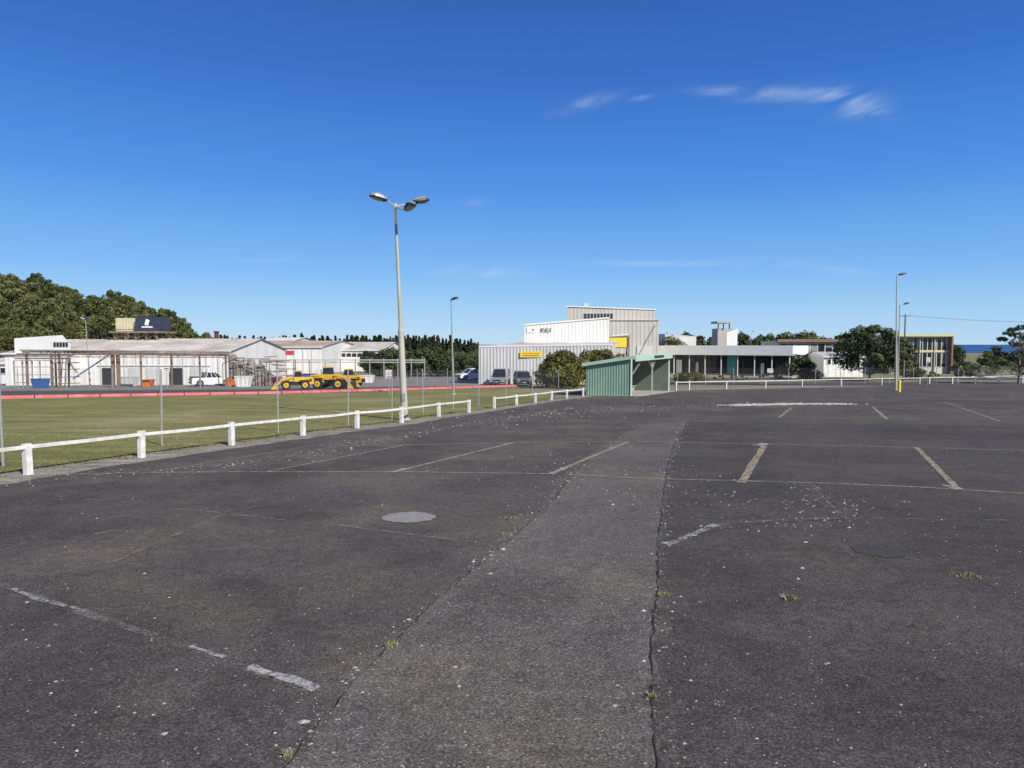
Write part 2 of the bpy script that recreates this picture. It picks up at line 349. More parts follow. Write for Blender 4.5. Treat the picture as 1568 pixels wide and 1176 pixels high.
def along(pts,n,sp,smu,lim=0.04):
    P=[G(*p) for p in pts]; Ls=[math.dist(a,b) for a,b in zip(P[:-1],P[1:])]; T=sum(Ls)
    for _ in range(n):
        t=random.random()*T; i=0
        while t>Ls[i] and i<len(Ls)-1: t-=Ls[i]; i+=1
        q=t/Ls[i]; x=P[i][0]+(P[i+1][0]-P[i][0])*q+random.gauss(0,sp); y=P[i][1]+(P[i+1][1]-P[i][1])*q+random.gauss(0,sp)
        put(x,y,min(lim,random.lognormvariate(smu,0.5)))
along(left[1:],600,0.10,-4.8); along(right[:-1],600,0.08,-4.8); along([(1098,806),(1292,795),(1240,742)],160,0.28,-4.5)
along([(30,738),(400,708),(620,668),(880,624)],1100,0.35,-4.5)
along([(700,650),(880,632),(1050,622),(1300,617)],900,1.3,-4.1,0.05); along([(880,612),(1000,603),(1300,594)],600,1.0,-3.8,.06)
along([(800,700),(1000,760),(1300,780)],350,1.2,-4.5)
stones('loose_stones',ps,np.array(sz),'stone')
ps=[];sz=[]
along([(1120,621),(1210,619),(1298,619)],1300,0.45,-3.35,0.08)
stones('crushed_rock_patch',ps,np.array(sz),'stonel')
# ---------------------------------------------------------------- foliage
def leaves(name,clumps,n,size,k,flat=1.0,droop=0):
    V=[];SH=[]
    for (cx,cy,cz,rx,ry,rz,sh) in clumps:
        u=rng.normal(size=(n,3)); u/=np.linalg.norm(u,axis=1)[:,None]
        r=rng.uniform(0.45,1.05,n)**0.6
        lump=1+0.22*np.sin(u[:,0]*5+cx*3)*np.cos(u[:,1]*4+cz*2)
        p=u*(r*lump)[:,None]*np.array([rx,ry,rz])+np.array([cx,cy,cz])
        nn=u+rng.normal(size=(n,3))*0.6; nn[:,2]+=0.3; nn/=np.linalg.norm(nn,axis=1)[:,None]
        t=np.cross(nn,rng.normal(size=(n,3))); t/=np.linalg.norm(t,axis=1)[:,None]; b=np.cross(nn,t)
        s=size*rng.uniform(0.5,1.3,n)[:,None]
        q=np.stack([p-t*s,p-b*s*0.55,p+t*s,p+b*s*0.55],axis=1); V.append(q)
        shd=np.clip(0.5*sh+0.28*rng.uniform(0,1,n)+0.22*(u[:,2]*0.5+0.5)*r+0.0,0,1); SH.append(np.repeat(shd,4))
    V=np.concatenate(V).reshape(-1,3); SH=np.concatenate(SH); nf=len(V)//4
    me=bpy.data.meshes.new(name); me.vertices.add(len(V)); me.vertices.foreach_set('co',V.ravel())
    me.loops.add(nf*4); me.loops.foreach_set('vertex_index',np.arange(nf*4)); me.polygons.add(nf)
    me.polygons.foreach_set('loop_start',np.arange(nf)*4); me.update(calc_edges=True)
    at=me.attributes.new('shade','FLOAT','POINT'); at.data.foreach_set('value',SH.astype(np.float32)); me.materials.append(M[k]); return me
def trunk_mesh(name,H,clumps,r,lean=0.0):
    mb=MB('bark'); p=Vector((0,0,-0.3)); top=max(c[2] for c in clumps)
    N=6; pts=[Vector((lean*(i/N)*H+random.uniform(-.02,.02)*H*(i>0),random.uniform(-.02,.02)*H*(i>0),-0.3+(top*0.92+0.3)*i/N)) for i in range(N+1)]
    for i in range(N): mb.cyl(pts[i],pts[i+1],r*(1-i/N*.85),r*(1-(i+1)/N*.85),'bark',7,False)
    for c in clumps:
        hz=c[2]*0.62; i=min(N-1,max(0,int(hz/(top*.92)*N))); a=pts[i]; e=Vector(c[:3]); mid=(a+e)/2+Vector((0,0,-.04*H))
        mb.cyl(a,mid,r*.38,r*.25,'bark',5,False); mb.cyl(mid,e,r*.25,r*.08,'bark',5,False)
    o=mb.build(name,smooth=True); me=o.data; bpy.data.objects.remove(o); return me
def clumpset(H,W,n,base=0.35,rc=0.22,dome=True,flat=0.7):
    out=[]
    for i in range(n):
        a=i*2.399+random.uniform(-.4,.4); t=(i+.5)/n; z=base+(1-base-rc*flat*.9)*t
        prof=math.sin(math.pi*(0.18+0.74*t)) if dome else (1-t*.8)
        R=W/2*prof*math.sqrt(random.uniform(0.25,1.0))*0.85
        c=H*rc*random.uniform(.65,1.25)*(0.8 if t>.75 else 1)
        out.append((R*math.cos(a),R*math.sin(a),z*H,c,c,c*flat,random.random()))
    return out
def tree(name,x,y,H,W,k,n=18,lv=380,size=0.2,base=0.3,rc=0.2,tr=0.02,z=None,flat=0.7,ret=False,dome=True):
    cl=clumpset(H,W,n,base,rc,dome,flat); lm=leaves(name+'_foliage',cl,lv,size,k); tm=trunk_mesh(name+'_trunk',H,cl,H*tr)
    if ret: return (tm,lm)
    e=bpy.data.objects.new(name,None); S.collection.objects.link(e); e.location=(x,y,zg(y) if z is None else z)
    for nm,me in(('trunk',tm),('foliage',lm)):
        o=bpy.data.objects.new(nm,me); S.collection.objects.link(o); o.parent=e
    return e
def forest(name,items,variants):
    e=bpy.data.objects.new(name,None); S.collection.objects.link(e)
    for (x,y,z,s,sw) in items:
        tm,lm=random.choice(variants); rz=random.uniform(0,6.28)
        for nm,me in(('trunk',tm),('foliage',lm)):
            o=bpy.data.objects.new(nm,me); S.collection.objects.link(o); o.parent=e; o.location=(x,y,z); o.scale=(s*sw,s*sw,s); o.rotation_euler=(0,0,rz)
def conifer(H,W,k,levels=11,lv=130,size=.35):
    cl=[]
    for i in range(levels):
        t=i/(levels-1); R=W/2*(1-t)**.8*random.uniform(.7,1.15)
        for j in range(4 if t<.8 else 1):
            a=random.uniform(0,6.28); cl.append((R*.55*math.cos(a),R*.55*math.sin(a),H*(.15+.82*t),R*.55+.25,R*.55+.25,H*.05,random.random()*.8))
    lm=leaves('conifer_foliage',cl,lv,size,k); mb=MB('bark'); mb.cyl((0,0,-.3),(0,0,H*.95),H*.018,H*.004,'bark',6,False)
    o=mb.build('t'); tm=o.data; bpy.data.objects.remove(o); return (tm,lm)
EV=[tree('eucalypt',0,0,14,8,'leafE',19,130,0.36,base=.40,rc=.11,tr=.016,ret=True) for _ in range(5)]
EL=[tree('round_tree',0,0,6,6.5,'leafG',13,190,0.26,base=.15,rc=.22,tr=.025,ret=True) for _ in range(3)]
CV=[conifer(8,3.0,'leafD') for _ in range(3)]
prof=[(-900,440),(-500,415),(-200,425),(0,416),(40,415),(100,430),(150,447),(200,457),(240,470),(280,492),(305,512),(330,524),(420,530)]
def ptop(px):
    for (a,ya),(b,yb) in zip(prof[:-1],prof[1:]):
        if px<=b: return ya+(yb-ya)*(px-a)/(b-a)
    return 530
def hillz(px,d):
    t=max(0,min(1,(d-175)/75)); t=t*t*(3-2*t); return -3.35+max(0.0,(Z(ptop(px),250)-12.5+3.35))*t
V=[];Fc=[];cols=list(range(-900,421,20)); rows=list(range(170,331,8))
for d in rows:
    for px in cols: V.append(((px-784)/F*d, d, hillz(px,min(d,250))-(0.3 if d==170 else 0)))
nc=len(cols)
for i in range(len(rows)-1):
    for j in range(nc-1): a=i*nc+j; Fc.append((a,a+1,a+nc+1,a+nc))
me=bpy.data.meshes.new('hill'); me.from_pydata(V,[],Fc); me.materials.append(M['dry']); S.collection.objects.link(bpy.data.objects.new('hill',me))
it=[]
for d in range(182,262,9):
    px=-260.0
    while px<318:
        hz=hillz(px,d); s=random.uniform(.62,1.08)
        if ptop(px)>495: s*=.6
        dd=d+random.uniform(-4,4); it.append((X(px,dd),dd,hz-.3,s,random.uniform(.8,1.15)))
        px+=random.uniform(18,34)
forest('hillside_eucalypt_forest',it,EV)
it=[]
for row in range(2):
    px=300
    while px<735:
        d=250+row*14+random.uniform(-4,4); top=random.uniform(513,522)+(5 if px>690 else 0); h=Z(top,d)+3.35
        it.append((X(px,d),d,-3.4,h/8,random.uniform(.8,1.3))); px+=random.uniform(4,8)
for px,t in((462,511),(538,514),(625,513),(670,514),(690,518)): it.append((X(px,240),240,-3.4,(Z(t,240)+3.35)/8,1.0))
forest('distant_pine_row',it,CV)
it=[]
px=570
while px<745:
    for d in(118,132,146):
        h=(Z(random.uniform(527,541),d)+3.35); it.append((X(px+random.uniform(-8,8),d),d,-3.4,h/6.2,random.uniform(.75,1.1)))
    px+=24
forest('roadside_tree_belt',it,EL)
it=[]
px=985
while px<1480:
    for d in(190,215):
        top=random.uniform(505,516) if px<1300 else random.uniform(524,530)
        if 1100<px<1135: top=514
        h=(Z(top,d)+3.35); it.append((X(px+random.uniform(-6,6),d),d,-3.4,h/6.0,random.uniform(.7,1.0)))
    px+=random.uniform(16,24)
px=1440
while px<2300:
    d=random.uniform(150,175); 
    if not(1458<px<1512): it.append((X(px,d),d,-3.4,(Z(random.uniform(533,540),d)+3.35)/6,1.3))
    px+=20
forest('distant_tree_belt',it,EL)
tree('large_garden_tree',X(1333,100),100,8.4,9.6,'leafG',30,330,0.2,base=.25,rc=.17)
tree('garden_tree',X(1376,104),104,6.6,4.6,'leafG',14,300,0.2,base=.2,rc=.2)
tree('coastal_pine',X(1562,92),92,8.0,7.4,'leafG',22,170,0.16,base=.28,rc=.11,flat=.45,tr=.02)
tree('round_shrub',X(1228,108),108,4.0,4.4,'leafG',10,300,0.16,base=.15,rc=.3)
tree('olive_tree',X(862,74),74,4.2,5.6,'leafO',20,420,0.13,base=.14,rc=.24)
tree('olive_tree',X(915,82),82,4.6,6.6,'leafO',20,420,0.14,base=.2,rc=.24)
tree('olive_tree',X(838,80),80,3.2,3.0,'leafO',9,350,0.13,base=.1,rc=.3)
tree('olive_tree',X(955,86),86,4.0,4.2,'leafO',12,350,0.13,base=.1,rc=.3)
tree('garden_shrub',X(1060,98),98,1.6,5.4,'leafO',14,250,0.1,base=.05,rc=.5)
tree('garden_shrub',X(1245,106),106,1.6,4.4,'leafO',9,250,0.1,base=.05,rc=.5)
tree('eucalypt_tree',X(1028,150),150,7.6,7,'leafE',12,300,0.2,base=.2,rc=.25)
for i,(px,d,H,W,k) in enumerate([(1240,175,8.2,9,'leafE'),(1272,178,7.2,8,'leafG'),(1480,112,2.9,5,'leafG'),(1550,118,3.6,10,'leafG'),(1180,109,.9,5,'leafO'),(1395,108,3.0,3,'leafG'),(1120,106,.8,7,'leafO'),(1420,110,1.3,5,'leafO')]):
    tree('garden_tree' if H>3 else 'low_shrub',X(px,d),d,H,W,k,12,250,0.02*H+.06,base=.12,rc=.27)
# weeds
def weeds(name,items,k='weed'):
    V=[];Fc=[];SH=[]
    for (x,y,r,h,n) in items:
        for _ in range(n):
            a=random.uniform(0,6.28); q=random.random()**.5*r; bx=x+q*math.cos(a); by=y+q*math.sin(a); z=zg(by)+.012
            a2=random.uniform(0,6.28); l=h*random.uniform(.4,1.1); sp=random.uniform(.4,1.6)*l; w=.003+.06*h
            o=len(V); V+=[(bx-w*math.sin(a2),by+w*math.cos(a2),z),(bx+w*math.sin(a2),by-w*math.cos(a2),z),(bx+sp*math.cos(a2),by+sp*math.sin(a2),z+l)]
            Fc.append((o,o+1,o+2)); SH+= [random.random()]*3
    me=bpy.data.meshes.new(name); me.from_pydata(V,[],Fc); me.materials.append(M[k]); at=me.attributes.new('shade','FLOAT','POINT'); at.data.foreach_set('value',SH)
    S.collection.objects.link(bpy.data.objects.new(name,me))
W=[]
for px,py,r in((1480,885,.13),(1210,919,.09),(1017,914,.06),(785,796,.1),(600,992,.05),(775,820,.07),(998,1072,.03),(440,1163,.025),(1415,655,.2)):
    x,y=G(px,py); W.append((x,y,r,.03,110))
weeds('asphalt_weeds',W)
W=[]
for a,b in zip(left[1:-1],left[2:]):
    for _ in range(5):
        q=random.random(); x,y=G(a[0]+(b[0]-a[0])*q,a[1]+(b[1]-a[1])*q); W.append((x,y,.02,.014,random.randint(4,14)))
for a,b in zip(right[1:-1],right[2:]):
    for _ in range(4):
        q=random.random(); x,y=G(a[0]+(b[0]-a[0])*q,a[1]+(b[1]-a[1])*q); W.append((x,y,.018,.014,random.randint(4,10)))
weeds('crack_weeds',W)
W=[]
for a,b in zip(WF[:-1],WF[1:]):
    n=int(math.dist(a,b)*7)
    for _ in range(n):
        q=random.random(); W.append((a[0]+(b[0]-a[0])*q+random.gauss(-.28,.2),a[1]+(b[1]-a[1])*q+random.gauss(.25,.2),.16,random.uniform(.03,.09),16))
weeds('verge_grass_tufts',W)
W=[]
gp=grass_poly
for _ in range(9000):
    d=12+26*random.random()**1.3; x=random.uniform(-.78,.05)*d
    if inpoly(x,d,gp): W.append((x,d,.1,.035,5))
weeds('mown_grass_blades',W)
# ---------------------------------------------------------------- fences
def railfence(name,pts,h=.6,post=.12,rail=.07,k='fence_white',sub=0):
    mb=MB(k); P=[]
    for a,b in zip(pts[:-1],pts[1:]):
        n=sub or 1
        for i in range(n): P.append((a[0]+(b[0]-a[0])*i/n,a[1]+(b[1]-a[1])*i/n))
    P.append(pts[-1])
    for i,(x,y) in enumerate(P):
        z=zg(y); hh=h*random.uniform(.98,1.03); a=math.atan2(P[min(i+1,len(P)-1)][1]-P[max(i-1,0)][1],P[min(i+1,len(P)-1)][0]-P[max(i-1,0)][0])
        mb.box((x,y,z+hh/2-.1),(post,post,hh+.2),k,a+random.uniform(-.05,.05),random.uniform(-.02,.02),random.uniform(-.02,.02))
    for a,b in zip(P[:-1],P[1:]):
        m=((a[0]+b[0])/2,(a[1]+b[1])/2); sg=random.uniform(.0,.02)
        for p,q,s0,s1 in((a,m,0,sg),(m,b,sg,0)): mb.beam((p[0],p[1],zg(p[1])+h-.07-s0),(q[0],q[1],zg(q[1])+h-.07-s1),rail,rail,k)
    return mb.build(name,(pts[0][0],pts[0][1],zg(pts[0][1])),world=True,bevel=.006)
railfence('white_rail_fence',WF[:9]); railfence('white_rail_fence',WF[9:])
mR=[(1035,598),(1055,597.5),(1112,596),(1172,594.5),(1228,592.5),(1288,591),(1350,589.5),(1408,588),(1466,586),(1528,584.5),(1590,583),(1700,581),(1900,578)]
railfence('white_rail_fence',[G(*p) for p in mR],.85,.12,.07)
railfence('white_rail_fence',[(X(1425,92),92),(X(1495,93),93),(X(1568,94),94),(X(1700,95),95)],.9,.12,.08,sub=2)
def chain(name,pts,h=1.95,gap=None,r=.0009,sp=.12,pr=.026,spacing=None):
    mb=MB('galv')
    P=pts
    if spacing:
        P=[]
        for a,b in zip(pts[:-1],pts[1:]):
            n=max(1,round(math.dist(a,b)/spacing))
            for i in range(n): P.append((a[0]+(b[0]-a[0])*i/n,a[1]+(b[1]-a[1])*i/n))
        P.append(pts[-1])
    for x,y in P: mb.cyl((x,y,zg(y)-.1),(x+random.uniform(-.03,.03),y,zg(y)+h+.05),pr,pr,'galv',8)
    for a,b in zip(P[:-1],P[1:]):
        A=Vector((a[0],a[1],zg(a[1])+.04));B=Vector((b[0],b[1],zg(b[1])+.04));D=B-A;Lh=D.length;u=D/Lh;H=h-.06
        for hh in(0,H*.5,H): mb.cyl(A+Vector((0,0,hh)),B+Vector((0,0,hh)),.0011,.0011,'galv',3,False)
        t=-H
        while t<Lh:
            t0=max(t,0);t1=min(t+H,Lh)
            if t1>t0:
                mb.cyl(A+u*t0+Vector((0,0,t0-t)),A+u*t1+Vector((0,0,t1-t)),r,r,'galv',3,False)
                mb.cyl(A+u*t0+Vector((0,0,H-(t0-t))),A+u*t1+Vector((0,0,H-(t1-t))),r,r,'galv',3,False)
            t+=sp
    return mb.build(name,(P[0][0],P[0][1],zg(P[0][1])),world=True)
chain('chainlink_fence',[G(-150,740),G(5,715),G(248,683),G(426,663),G(533,652),G(600,642),G(648,634),G(694,627),G(733,621),G(775,615),G(815,609.5),G(855,603.5)])
chain('chainlink_fence',[(X(1038,88),88),(X(1250,90),90),(X(1400,92),92),(X(1568,97),97),(X(1800,100),100)],2.1,r=.002,sp=.25,pr=.04,spacing=3.6)
chain('chainlink_fence',[(-58,63),(-36,72),(-22,80),(-8,88)],2.0,r=.002,sp=.25,pr=.035,spacing=4)
pts=[G(-400,619),G(0,610.5),G(200,607),G(430,603),G(620,597.5),G(790,592)]
mb=MB('pink')
for a,b in zip(pts[:-1],pts[1:]):
    n=int(math.dist(a,b)/2.0)+1
    for i in range(n):
        p=[(a[0]+(b[0]-a[0])*q,a[1]+(b[1]-a[1])*q) for q in((i+.02)/n,(i+.98)/n)]
        for w,z0,z1 in((.40,0,.11),(.2,.11,.21)):
            mb.beam((*p[0],zg(p[0][1])+(z0+z1)/2),(*p[1],zg(p[1][1])+(z0+z1)/2),w,z1-z0,'pink')
mb.build('red_barrier_row',(pts[1][0],pts[1][1],zg(pts[1][1])),world=True)
# ---------------------------------------------------------------- street lamps
def head(mb,c,az,s=1.0,tilt=.25,fat=1.0):
    c=Vector(c); d=Vector((math.cos(az),math.sin(az),math.sin(tilt))).normalized(); sd=Vector((-math.sin(az),math.cos(az),0)); up=d.cross(sd)*-1
    if up.z<0: up=-up
    prof=[(-.42,.05,.05),(-.36,.13,.10),(-.2,.20,.16),(.0,.24,.19),(.2,.24,.18),(.35,.17,.12),(.44,.05,.04)]
    vs=[];n=12
    for t,w,h in prof:
        for i in range(n):
            a=2*math.pi*i/n; vs.append(c+d*t*s+sd*math.cos(a)*w*s+up*math.sin(a)*h*s*fat*(1 if math.sin(a)>0 else .6))
    for j in range(len(prof)-1):
        for i in range(n):
            f=(j*n+i,j*n+(i+1)%n,(j+1)*n+(i+1)%n,(j+1)*n+i)
            mb.add([vs[q] for q in f],[(0,1,2,3)],'lens' if (7<=i<=10 and 2<=j<=4) else ('galv' if i<5 and j>0 else 'dark'))
    mb.add(vs[:n],[tuple(range(n))],'dark'); mb.add(vs[-n:],[tuple(range(n))],'dark')
    for j in range(1,len(prof)-2):
        for i in(0,6): mb.beam(vs[j*n+i],vs[(j+1)*n+i],.03*s,.03*s,'dark')
bx,by=G(620,643); d=by; bz=zg(by); tx,tz=X(607,d),Z(315,d)
mb=MB('pole'); h=tz-bz
lean=tx-bx
pt=lambda q:(lean*q,0,h*q)
mb.cyl((0,0,-.1),pt(.42),.145,.115,'pole',16); mb.cyl(pt(.42),pt(1),.08,.05,'pole',14); mb.cyl(pt(.415),pt(.43),.125,.1,'pole',14)
mb.cyl((0,0,-.1),(0,0,.06),.24,.22,'conc',16); mb.cyl((0,0,.06),(0,0,.09),.19,.19,'galv',12); mb.box((-.02,-.14,.9),(.12,.03,.32),'galv')
T=Vector(pt(1)); 
for (px,py,dd,az) in((582,303,-.35,math.radians(200)),(646,308,.75,math.radians(30)),(629,317,-.9,math.radians(-60))):
    e=Vector((X(px,d+dd)-bx,dd,Z(py,d+dd)-bz)); dr=Vector((math.cos(az),math.sin(az),0))
    s=e-dr*.33; s.z=e.z-.07; mid=T+(s-T)*.45-Vector((0,0,.03)); mb.cyl(T-Vector((0,0,.03)),mid,.032,.028,'pole',8); mb.cyl(mid,s,.028,.026,'pole',8)
    head(mb,e,az,.82,.22,1.25)
mb.cyl(pt(.985),pt(1.01),.07,.07,'pole',12)
mb.build('street_lamp',(bx,by,bz),smooth=False)
def lamp(name,px,pb,topx,topy,dx=.5,ry=.09,k='galv',s=.7,az=0,double=False,d=None):
    if d is None: x,y=G(px,pb)
    else: x,y=X(px,d),d
    z=zg(y); mb=MB(k); H=Z(topy,y)-z; l=X(topx,y)-x
    mb.cyl((0,0,-.1),(l*.4,0,H*.4),ry,ry*.8,k,10); mb.cyl((l*.4,0,H*.4),(l,0,H),ry*.6,ry*.4,k,10); mb.cyl((0,0,-.1),(0,0,.08),ry*1.8,ry*1.7,'conc',12)
    for sg in((1,-1) if double else (1,)):
        a=az+(0 if sg==1 else math.pi); e=Vector((l+math.cos(a)*dx,math.sin(a)*dx,H+.06)); mb.cyl((l,0,H-.03),e,.03,.028,k,8); head(mb,e+Vector((math.cos(a)*.2,math.sin(a)*.2,0.02)),a,s)
    return mb,(x,y,z),name
def fin(t): t[0].build(t[2],t[1])
fin(lamp('street_lamp',694.5,604,691,459,.12,.10,s=.75,az=-.4))
fin(lamp('street_lamp',1372,598,1370,421,.32,.12,s=.9,az=.1,k='pole'))
fin(lamp('street_lamp',1376.5,0,1376,466,.5,.10,s=.8,az=0,d=78))
fin(lamp('street_lamp',136,0,132,489,.1,.09,s=.8,double=True,d=80))
fin(lamp('street_lamp',1150,0,1150,508,.3,.06,s=.6,d=180))
x,y=G(1373,600); mb=MB('signy'); mb.cyl((0,0,-.1),(0,0,1.0),.13,.13,'signy',14); mb.cyl((0,0,1.0),(0,0,1.06),.13,.07,'signy',14); mb.build('yellow_bollard',(x,y-.4,zg(y)))
def sign(name,x,y,h,kind):
    mb=MB('galv'); mb.cyl((0,0,-.1),(0,0,h),.03,.03,'galv',8)
    if kind=='round':
        mb.box((0,-.04,h-.32),(.46,.012,.6),'white'); mb.cyl((0,-.047,h-.26),(0,-.055,h-.26),.17,.17,'red',20); mb.cyl((0,-.055,h-.26),(0,-.062,h-.26),.12,.12,'white',20)
        mb.box((0,-.065,h-.26),(.05,.006,.14),'letters'); mb.box((0,-.048,h-.53),(.34,.006,.08),'letters')
    else:
        mb.box((0,-.04,h-.25),(.7,.012,.5),'white'); mb.box((0,-.049,h-.16),(.5,.006,.1),'letters'); mb.box((0,-.049,h-.34),(.5,.006,.07),'red')
    mb.build(name,(x,y,zg(y)),rz=0)
x,y=G(596,607); sign('no_parking_sign',x,y,(607-566)/F*y,'round')
sign('no_parking_sign',X(1422,84),84,3.4,'round'); sign('notice_sign',X(1180,90),90,2.0,'sq'); sign('notice_sign',X(254,76),76,2.2,'sq')
# ---------------------------------------------------------------- green shelter
A=Vector((5.55,53.3,0));B=Vector((8.72,51.9,0)); u=(B-A).normalized(); n=Vector((-u.y,u.x,0)); LEN=13.6
C=B+n*LEN; D=A+n*LEN; z0=zg(52); zf=Z(546.5,52); zb=Z(557,53.3)
mb=MB('green')
def xy(v): return (v.x,v.y)
def gz(v): return zg(v.y)
mb.rib(xy(A),xy(B),gz(B)-.05,zb,zf,'green',.2,.025,1)
mb.rib(xy(D),xy(A),gz(D)-.05,zb,zb,'green',.2,.025,-1)
mb.rib(xy(D),xy(C),gz(D)-.05,zb,zf,'green',.2,.025,-1)
I0=A+u*.08+n*.05; I1=D+u*.08-n*.05
mb.beam((I0.x,I0.y,(gz(I0)+zb)/2),(I1.x,I1.y,(gz(I1)+zb)/2),.02,zb-gz(I0)-.1,'wallb')
I2=D-n*.06+u*.15; I3=C-n*.06-u*.05
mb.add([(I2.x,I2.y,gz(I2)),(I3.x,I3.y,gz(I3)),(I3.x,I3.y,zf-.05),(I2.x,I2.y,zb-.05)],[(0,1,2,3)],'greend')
ov=.25
r=[A-u*ov-n*ov,B+u*ov*1.2-n*ov,C+u*ov*1.2+n*ov,D-u*ov+n*ov]; sl=(zf-zb)/(B-A).length
zz=[zb-sl*ov,zf+sl*ov,zf+sl*ov,zb-sl*ov]
vs=[(p.x,p.y,z+.02) for p,z in zip(r,zz)]+[(p.x,p.y,z+.08) for p,z in zip(r,zz)]
mb.add(vs,[(0,1,2,3),(4,5,6,7),(0,1,5,4),(1,2,6,5),(2,3,7,6),(3,0,4,7)],'greenl')
mb.beam((B.x+u.x*.3,B.y+u.y*.3,zf-.12),(C.x+u.x*.3,C.y+u.y*.3,zf-.12),.04,.42,'greenl')
mb.beam((r[0].x,r[0].y,zz[0]-.06),(r[1].x,r[1].y,zz[1]-.06),.03,.2,'greenl')
for q in(0,.5,1):
    p=B+n*LEN*q; mb.beam((p.x,p.y,gz(p)-.1),(p.x,p.y,zf),.12,.12,'greenl' if q in(0,1) else 'galv')
    if 0<q<1:
        for sg in(-1,1): mb.beam((p.x,p.y,zf-1.1),(p.x+n.x*sg*1.6,p.y+n.y*sg*1.6,zf-.2),.07,.07,'galv')
p0=B+n*.3;p1=B+n*LEN*.25; mb.beam((p0.x,p0.y,zf-1.3),(p1.x,p1.y,zf-.2),.07,.07,'galv')
b0=A+u*.45+n*.6;b1=D+u*.45-n*.6
mb.beam((b0.x,b0.y,gz(b0)+.48),(b1.x,b1.y,gz(b1)+.48),.4,.05,'conc')
for q in np.linspace(.05,.95,7):
    p=b0+(b1-b0)*q; mb.beam((p.x,p.y,gz(p)),(p.x,p.y,gz(p)+.45),.3,.06,'conc')
s0=B+n*LEN*.45+u*.325; s1=B+n*LEN*.72+u*.325
mb.beam((s0.x,s0.y,zf-.1),(s1.x,s1.y,zf-.1),.012,.22,'dark')
mb.build('green_bus_shelter',(A.x,A.y,z0),world=True)
sheet('shelter_slab',[xy(A-u*.3-n*.3),xy(B+u*.9-n*.3),xy(C+u*.9+n*.3),xy(D-u*.3+n*.3)],0.028,'conc')
# ---------------------------------------------------------------- vehicles
def wheel(mb,x,y,r,w,hub='galv'):
    s=1 if y>0 else -1
    mb.cyl((x,y-w/2,r),(x,y+w/2,r),r,r,'black',20); mb.cyl((x,y+s*(w/2),r),(x,y+s*(w/2+.012),r),r*.6,r*.55,hub,14); mb.cyl((x,y+s*(w/2+.012),r),(x,y+s*(w/2+.03),r),r*.18,r*.15,'dark',8)
def car(name,x,y,rz,col,kind='suv'):
    mb=MB(col); L2=2.3;w=.9
    if kind=='van': L2=2.4
    r=.36; zb_=.28
    hood=1.0;belt=1.02
    low=[(-L2,zb_+.1),(-L2+.08,belt-.05 if kind!='ute' else 1.0),(-L2+.3,belt),(1.0,belt),(L2-.35,hood-.1),(L2-.05,hood-.28),(L2,zb_+.12),(L2-.15,zb_),(-L2+.15,zb_)]
    mb.extr(low,-w,w,col)
    x0={'suv':-2.15,'van':-2.3,'ute':-.75}[kind]; x1=1.05; ht={'suv':1.72,'van':2.0,'ute':1.7}[kind]
    xa=x0+.25; xb=x1-.7; t=.72
    vs=[(x0,-w+.03,belt),(x1,-w+.03,belt),(x1,w-.03,belt),(x0,w-.03,belt),(xa,-t,ht-.06),(xb,-t,ht-.06),(xb,t,ht-.06),(xa,t,ht-.06)]
    mb.add(vs,[(0,1,5,4),(1,2,6,5),(2,3,7,6),(3,0,4,7)],'glass')
    mb.add([(xa-.03,-t-.02,ht-.07),(xb+.05,-t-.02,ht-.07),(xb+.05,t+.02,ht-.07),(xa-.03,t+.02,ht-.07),(xa+.1,-t+.08,ht),(xb-.1,-t+.08,ht),(xb-.1,t-.08,ht),(xa+.1,t-.08,ht)],[(0,1,5,4),(1,2,6,5),(2,3,7,6),(3,0,4,7),(4,5,6,7),(0,1,2,3)],col)
    for sg in(-1,1):
        for q in(0,.38,.7,1):
            a=(x0+(x1-x0)*q,sg*(w-.02),belt-.02); b=(xa+(xb-xa)*q,sg*(t+.01),ht-.06); mb.beam(a,b,.07,.05,col)
        for xx in(-1.4,1.45): mb.cyl((xx,sg*(w-.1),r),(xx,sg*(w+.004),r),r+.07,r+.07,'dark',18)
        for xx in(-1.4,1.45): wheel(mb,xx,sg*(w-.05),r,.2)
        mb.box((L2-.08,sg*.68,.78),(.16,.34,.14),'lens'); mb.box((-L2+.05,sg*.76,.85),(.1,.16,.28),'lt'); mb.box((.95,sg*(w+.1),1.08),(.1,.18,.14),col)
    mb.box((L2,0,.66),(.06,.9,.2),'dark'); mb.box((L2+.02,0,.42),(.06,1.7,.14),'dark'); mb.box((L2+.04,0,.45),(.02,.38,.11),'white')
    mb.box((-L2-.02,0,.42),(.08,1.7,.14),'dark'); mb.box((-L2-.05,0,.6),(.02,.38,.11),'white')
    if kind=='ute':
        mb.box((-1.5,0,1.08),(1.45,1.66,.12),'dark'); mb.box((-.85,0,1.35),(.06,1.6,.6),'galv')
    return mb.build(name,(x,y,zg(y)+.008),rz=rz,bevel=.02)
R=math.radians
car('parked_van',X(766,88),88,R(-100),'silver','van'); car('parked_car',X(800,86),86,R(-85),'cargrey','suv')
car('parked_ute',X(722,106),106,R(-150),'white','ute'); car('parked_ute',X(322,84),84,R(35),'white','ute'); car('parked_ute',X(405,86),86,R(10),'carred','ute')
